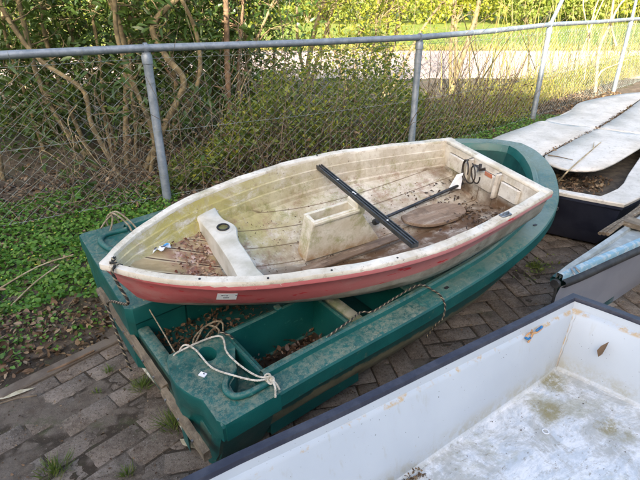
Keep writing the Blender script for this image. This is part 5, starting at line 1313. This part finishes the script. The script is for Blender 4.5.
words = ['at the left end', 'seen through the thicket', 'behind the sunlit saplings', 'left of the third post', 'directly behind the third post', 'right of the leaning arm', 'between the last two posts', 'behind the last post', 'at the right end', 'far left']
for (x, y), w in zip(spots, words):
    bush(x, y, U(3.2, 4.2), U(4.5, 7), 'large rounded bush across the lawn, '+w, ['leaf_mid', 'leaf_yellow', 'leaf_mid'][k % 3], 4200, .30); k += 1
n = 26000
P = np.stack([rng.uniform(-60, 75, n), rng.uniform(46, 54, n), rng.uniform(0, 1, n)**.8*9], 1); Ls = rng.uniform(.5, .95, n)
V, Fc = simple_leaf_arrays(P, rand_dirs(n), rand_dirs(n, .5), Ls, Ls*.7, .2, .1); o = npmesh('far_woodland', V, Fc, M['leaf_mid']); tag(o, 'far belt of woodland closing the view beyond the lawn', 'woodland', kind='stuff')
V, Fc = blades(9000, lambda: U(-14, 26), lambda x: U(19.2, 30), lambda x, y: U(.06, .22), .03, None, .5); o = npmesh('lawn_grass', V, Fc, M['grass']); tag(o, 'sunlit grass blades on the lawn across the road', 'grass', kind='stuff')
V, Fc = blades(5000, lambda: U(-10, 16), lambda x: 19.0+random.gauss(0, .25), lambda x, y: U(.08, .3), .03, None, .5); o = npmesh('verge_grass', V, Fc, M['straw']); tag(o, 'straggly dry grass along the far road edge', 'grass', kind='stuff')
b = MB(); q = empty('white_post', ground_pt(474, 24)); q.location.z = 0; tag(q, 'thin pale post standing on the lawn across the road', 'post'); b.tube([(0, 0, -.1), (.15, 0, 1.5), (.3, 0, 3.2)], .12, 8); b.build('post_shaft', M['deadstem'], q, smooth=60)

# unseen house added behind the camera to keep sun off the yard
ho = empty('added_shade_house', (0, -14.0, 0)); tag(ho, 'long brick house, unseen, added behind the camera to shade the yard', 'house')
b = MB(); b.box((0, -3, 4.65), (64, 6, 9.3)); b.build('wall', M['brick'], ho)
b = MB(); b.add([(-32.5, .4, 9.2), (32.5, .4, 9.2), (32.5, -6.4, 9.2), (-32.5, -6.4, 9.2), (-32.5, -3, 10.7), (32.5, -3, 10.7)], [(0, 1, 5, 4), (2, 3, 4, 5), (0, 4, 3), (1, 2, 5), (3, 2, 1, 0)]); b.build('roof', M['roof'], ho)
for x in np.arange(-19, 20, 4.2):
    b = MB(); b.box((x, .03, 1.7), (1.5, .06, 1.3), bev=.02); w = b.build('window', M['deck'], ho); b = MB(); b.box((x, .065, 1.7), (1.3, .012, 1.1)); b.build('pane', M['glass'], w)

# =================================================================== CAMERA AND LIGHT
cam = bpy.data.cameras.new('camera'); co = bpy.data.objects.new('camera', cam); COL.objects.link(co); S.camera = co
co.location = (0, 0, CH); co.rotation_euler = (R(90)-TH, 0, 0)
cam.sensor_width = 36; cam.lens = F/640*36; cam.clip_end = 2000; cam.clip_start = .02
EL, AZ = R(22), R(192)       # sun behind the camera, a little to its left
w = bpy.data.worlds.new('World'); S.world = w; w.use_nodes = True; nt = w.node_tree
sk = nt.nodes.new('ShaderNodeTexSky'); sk.sky_type = 'NISHITA'; sk.sun_disc = False; sk.sun_elevation = EL; sk.sun_rotation = AZ; sk.air_density = 1.0; sk.dust_density = 4.0; sk.ozone_density = .6
nt.links.new(sk.outputs[0], nt.nodes['Background'].inputs[0]); nt.nodes['Background'].inputs[1].default_value = .15
sl = bpy.data.lights.new('sun', 'SUN'); sl.energy = 5.0; sl.angle = R(.5); sl.color = (1, .88, .70)
so = bpy.data.objects.new('sun', sl); COL.objects.link(so)
sd = Vector((math.sin(AZ)*math.cos(EL), math.cos(AZ)*math.cos(EL), math.sin(EL)))     # towards the sun
so.rotation_euler = sd.to_track_quat('Z', 'Y').to_euler(); so.location = (0, 0, 20)
S.view_settings.view_transform = 'Standard'; S.view_settings.look = 'None'; S.view_settings.gamma = 1; S.view_settings.exposure = 2.05
S.render.engine = 'CYCLES'
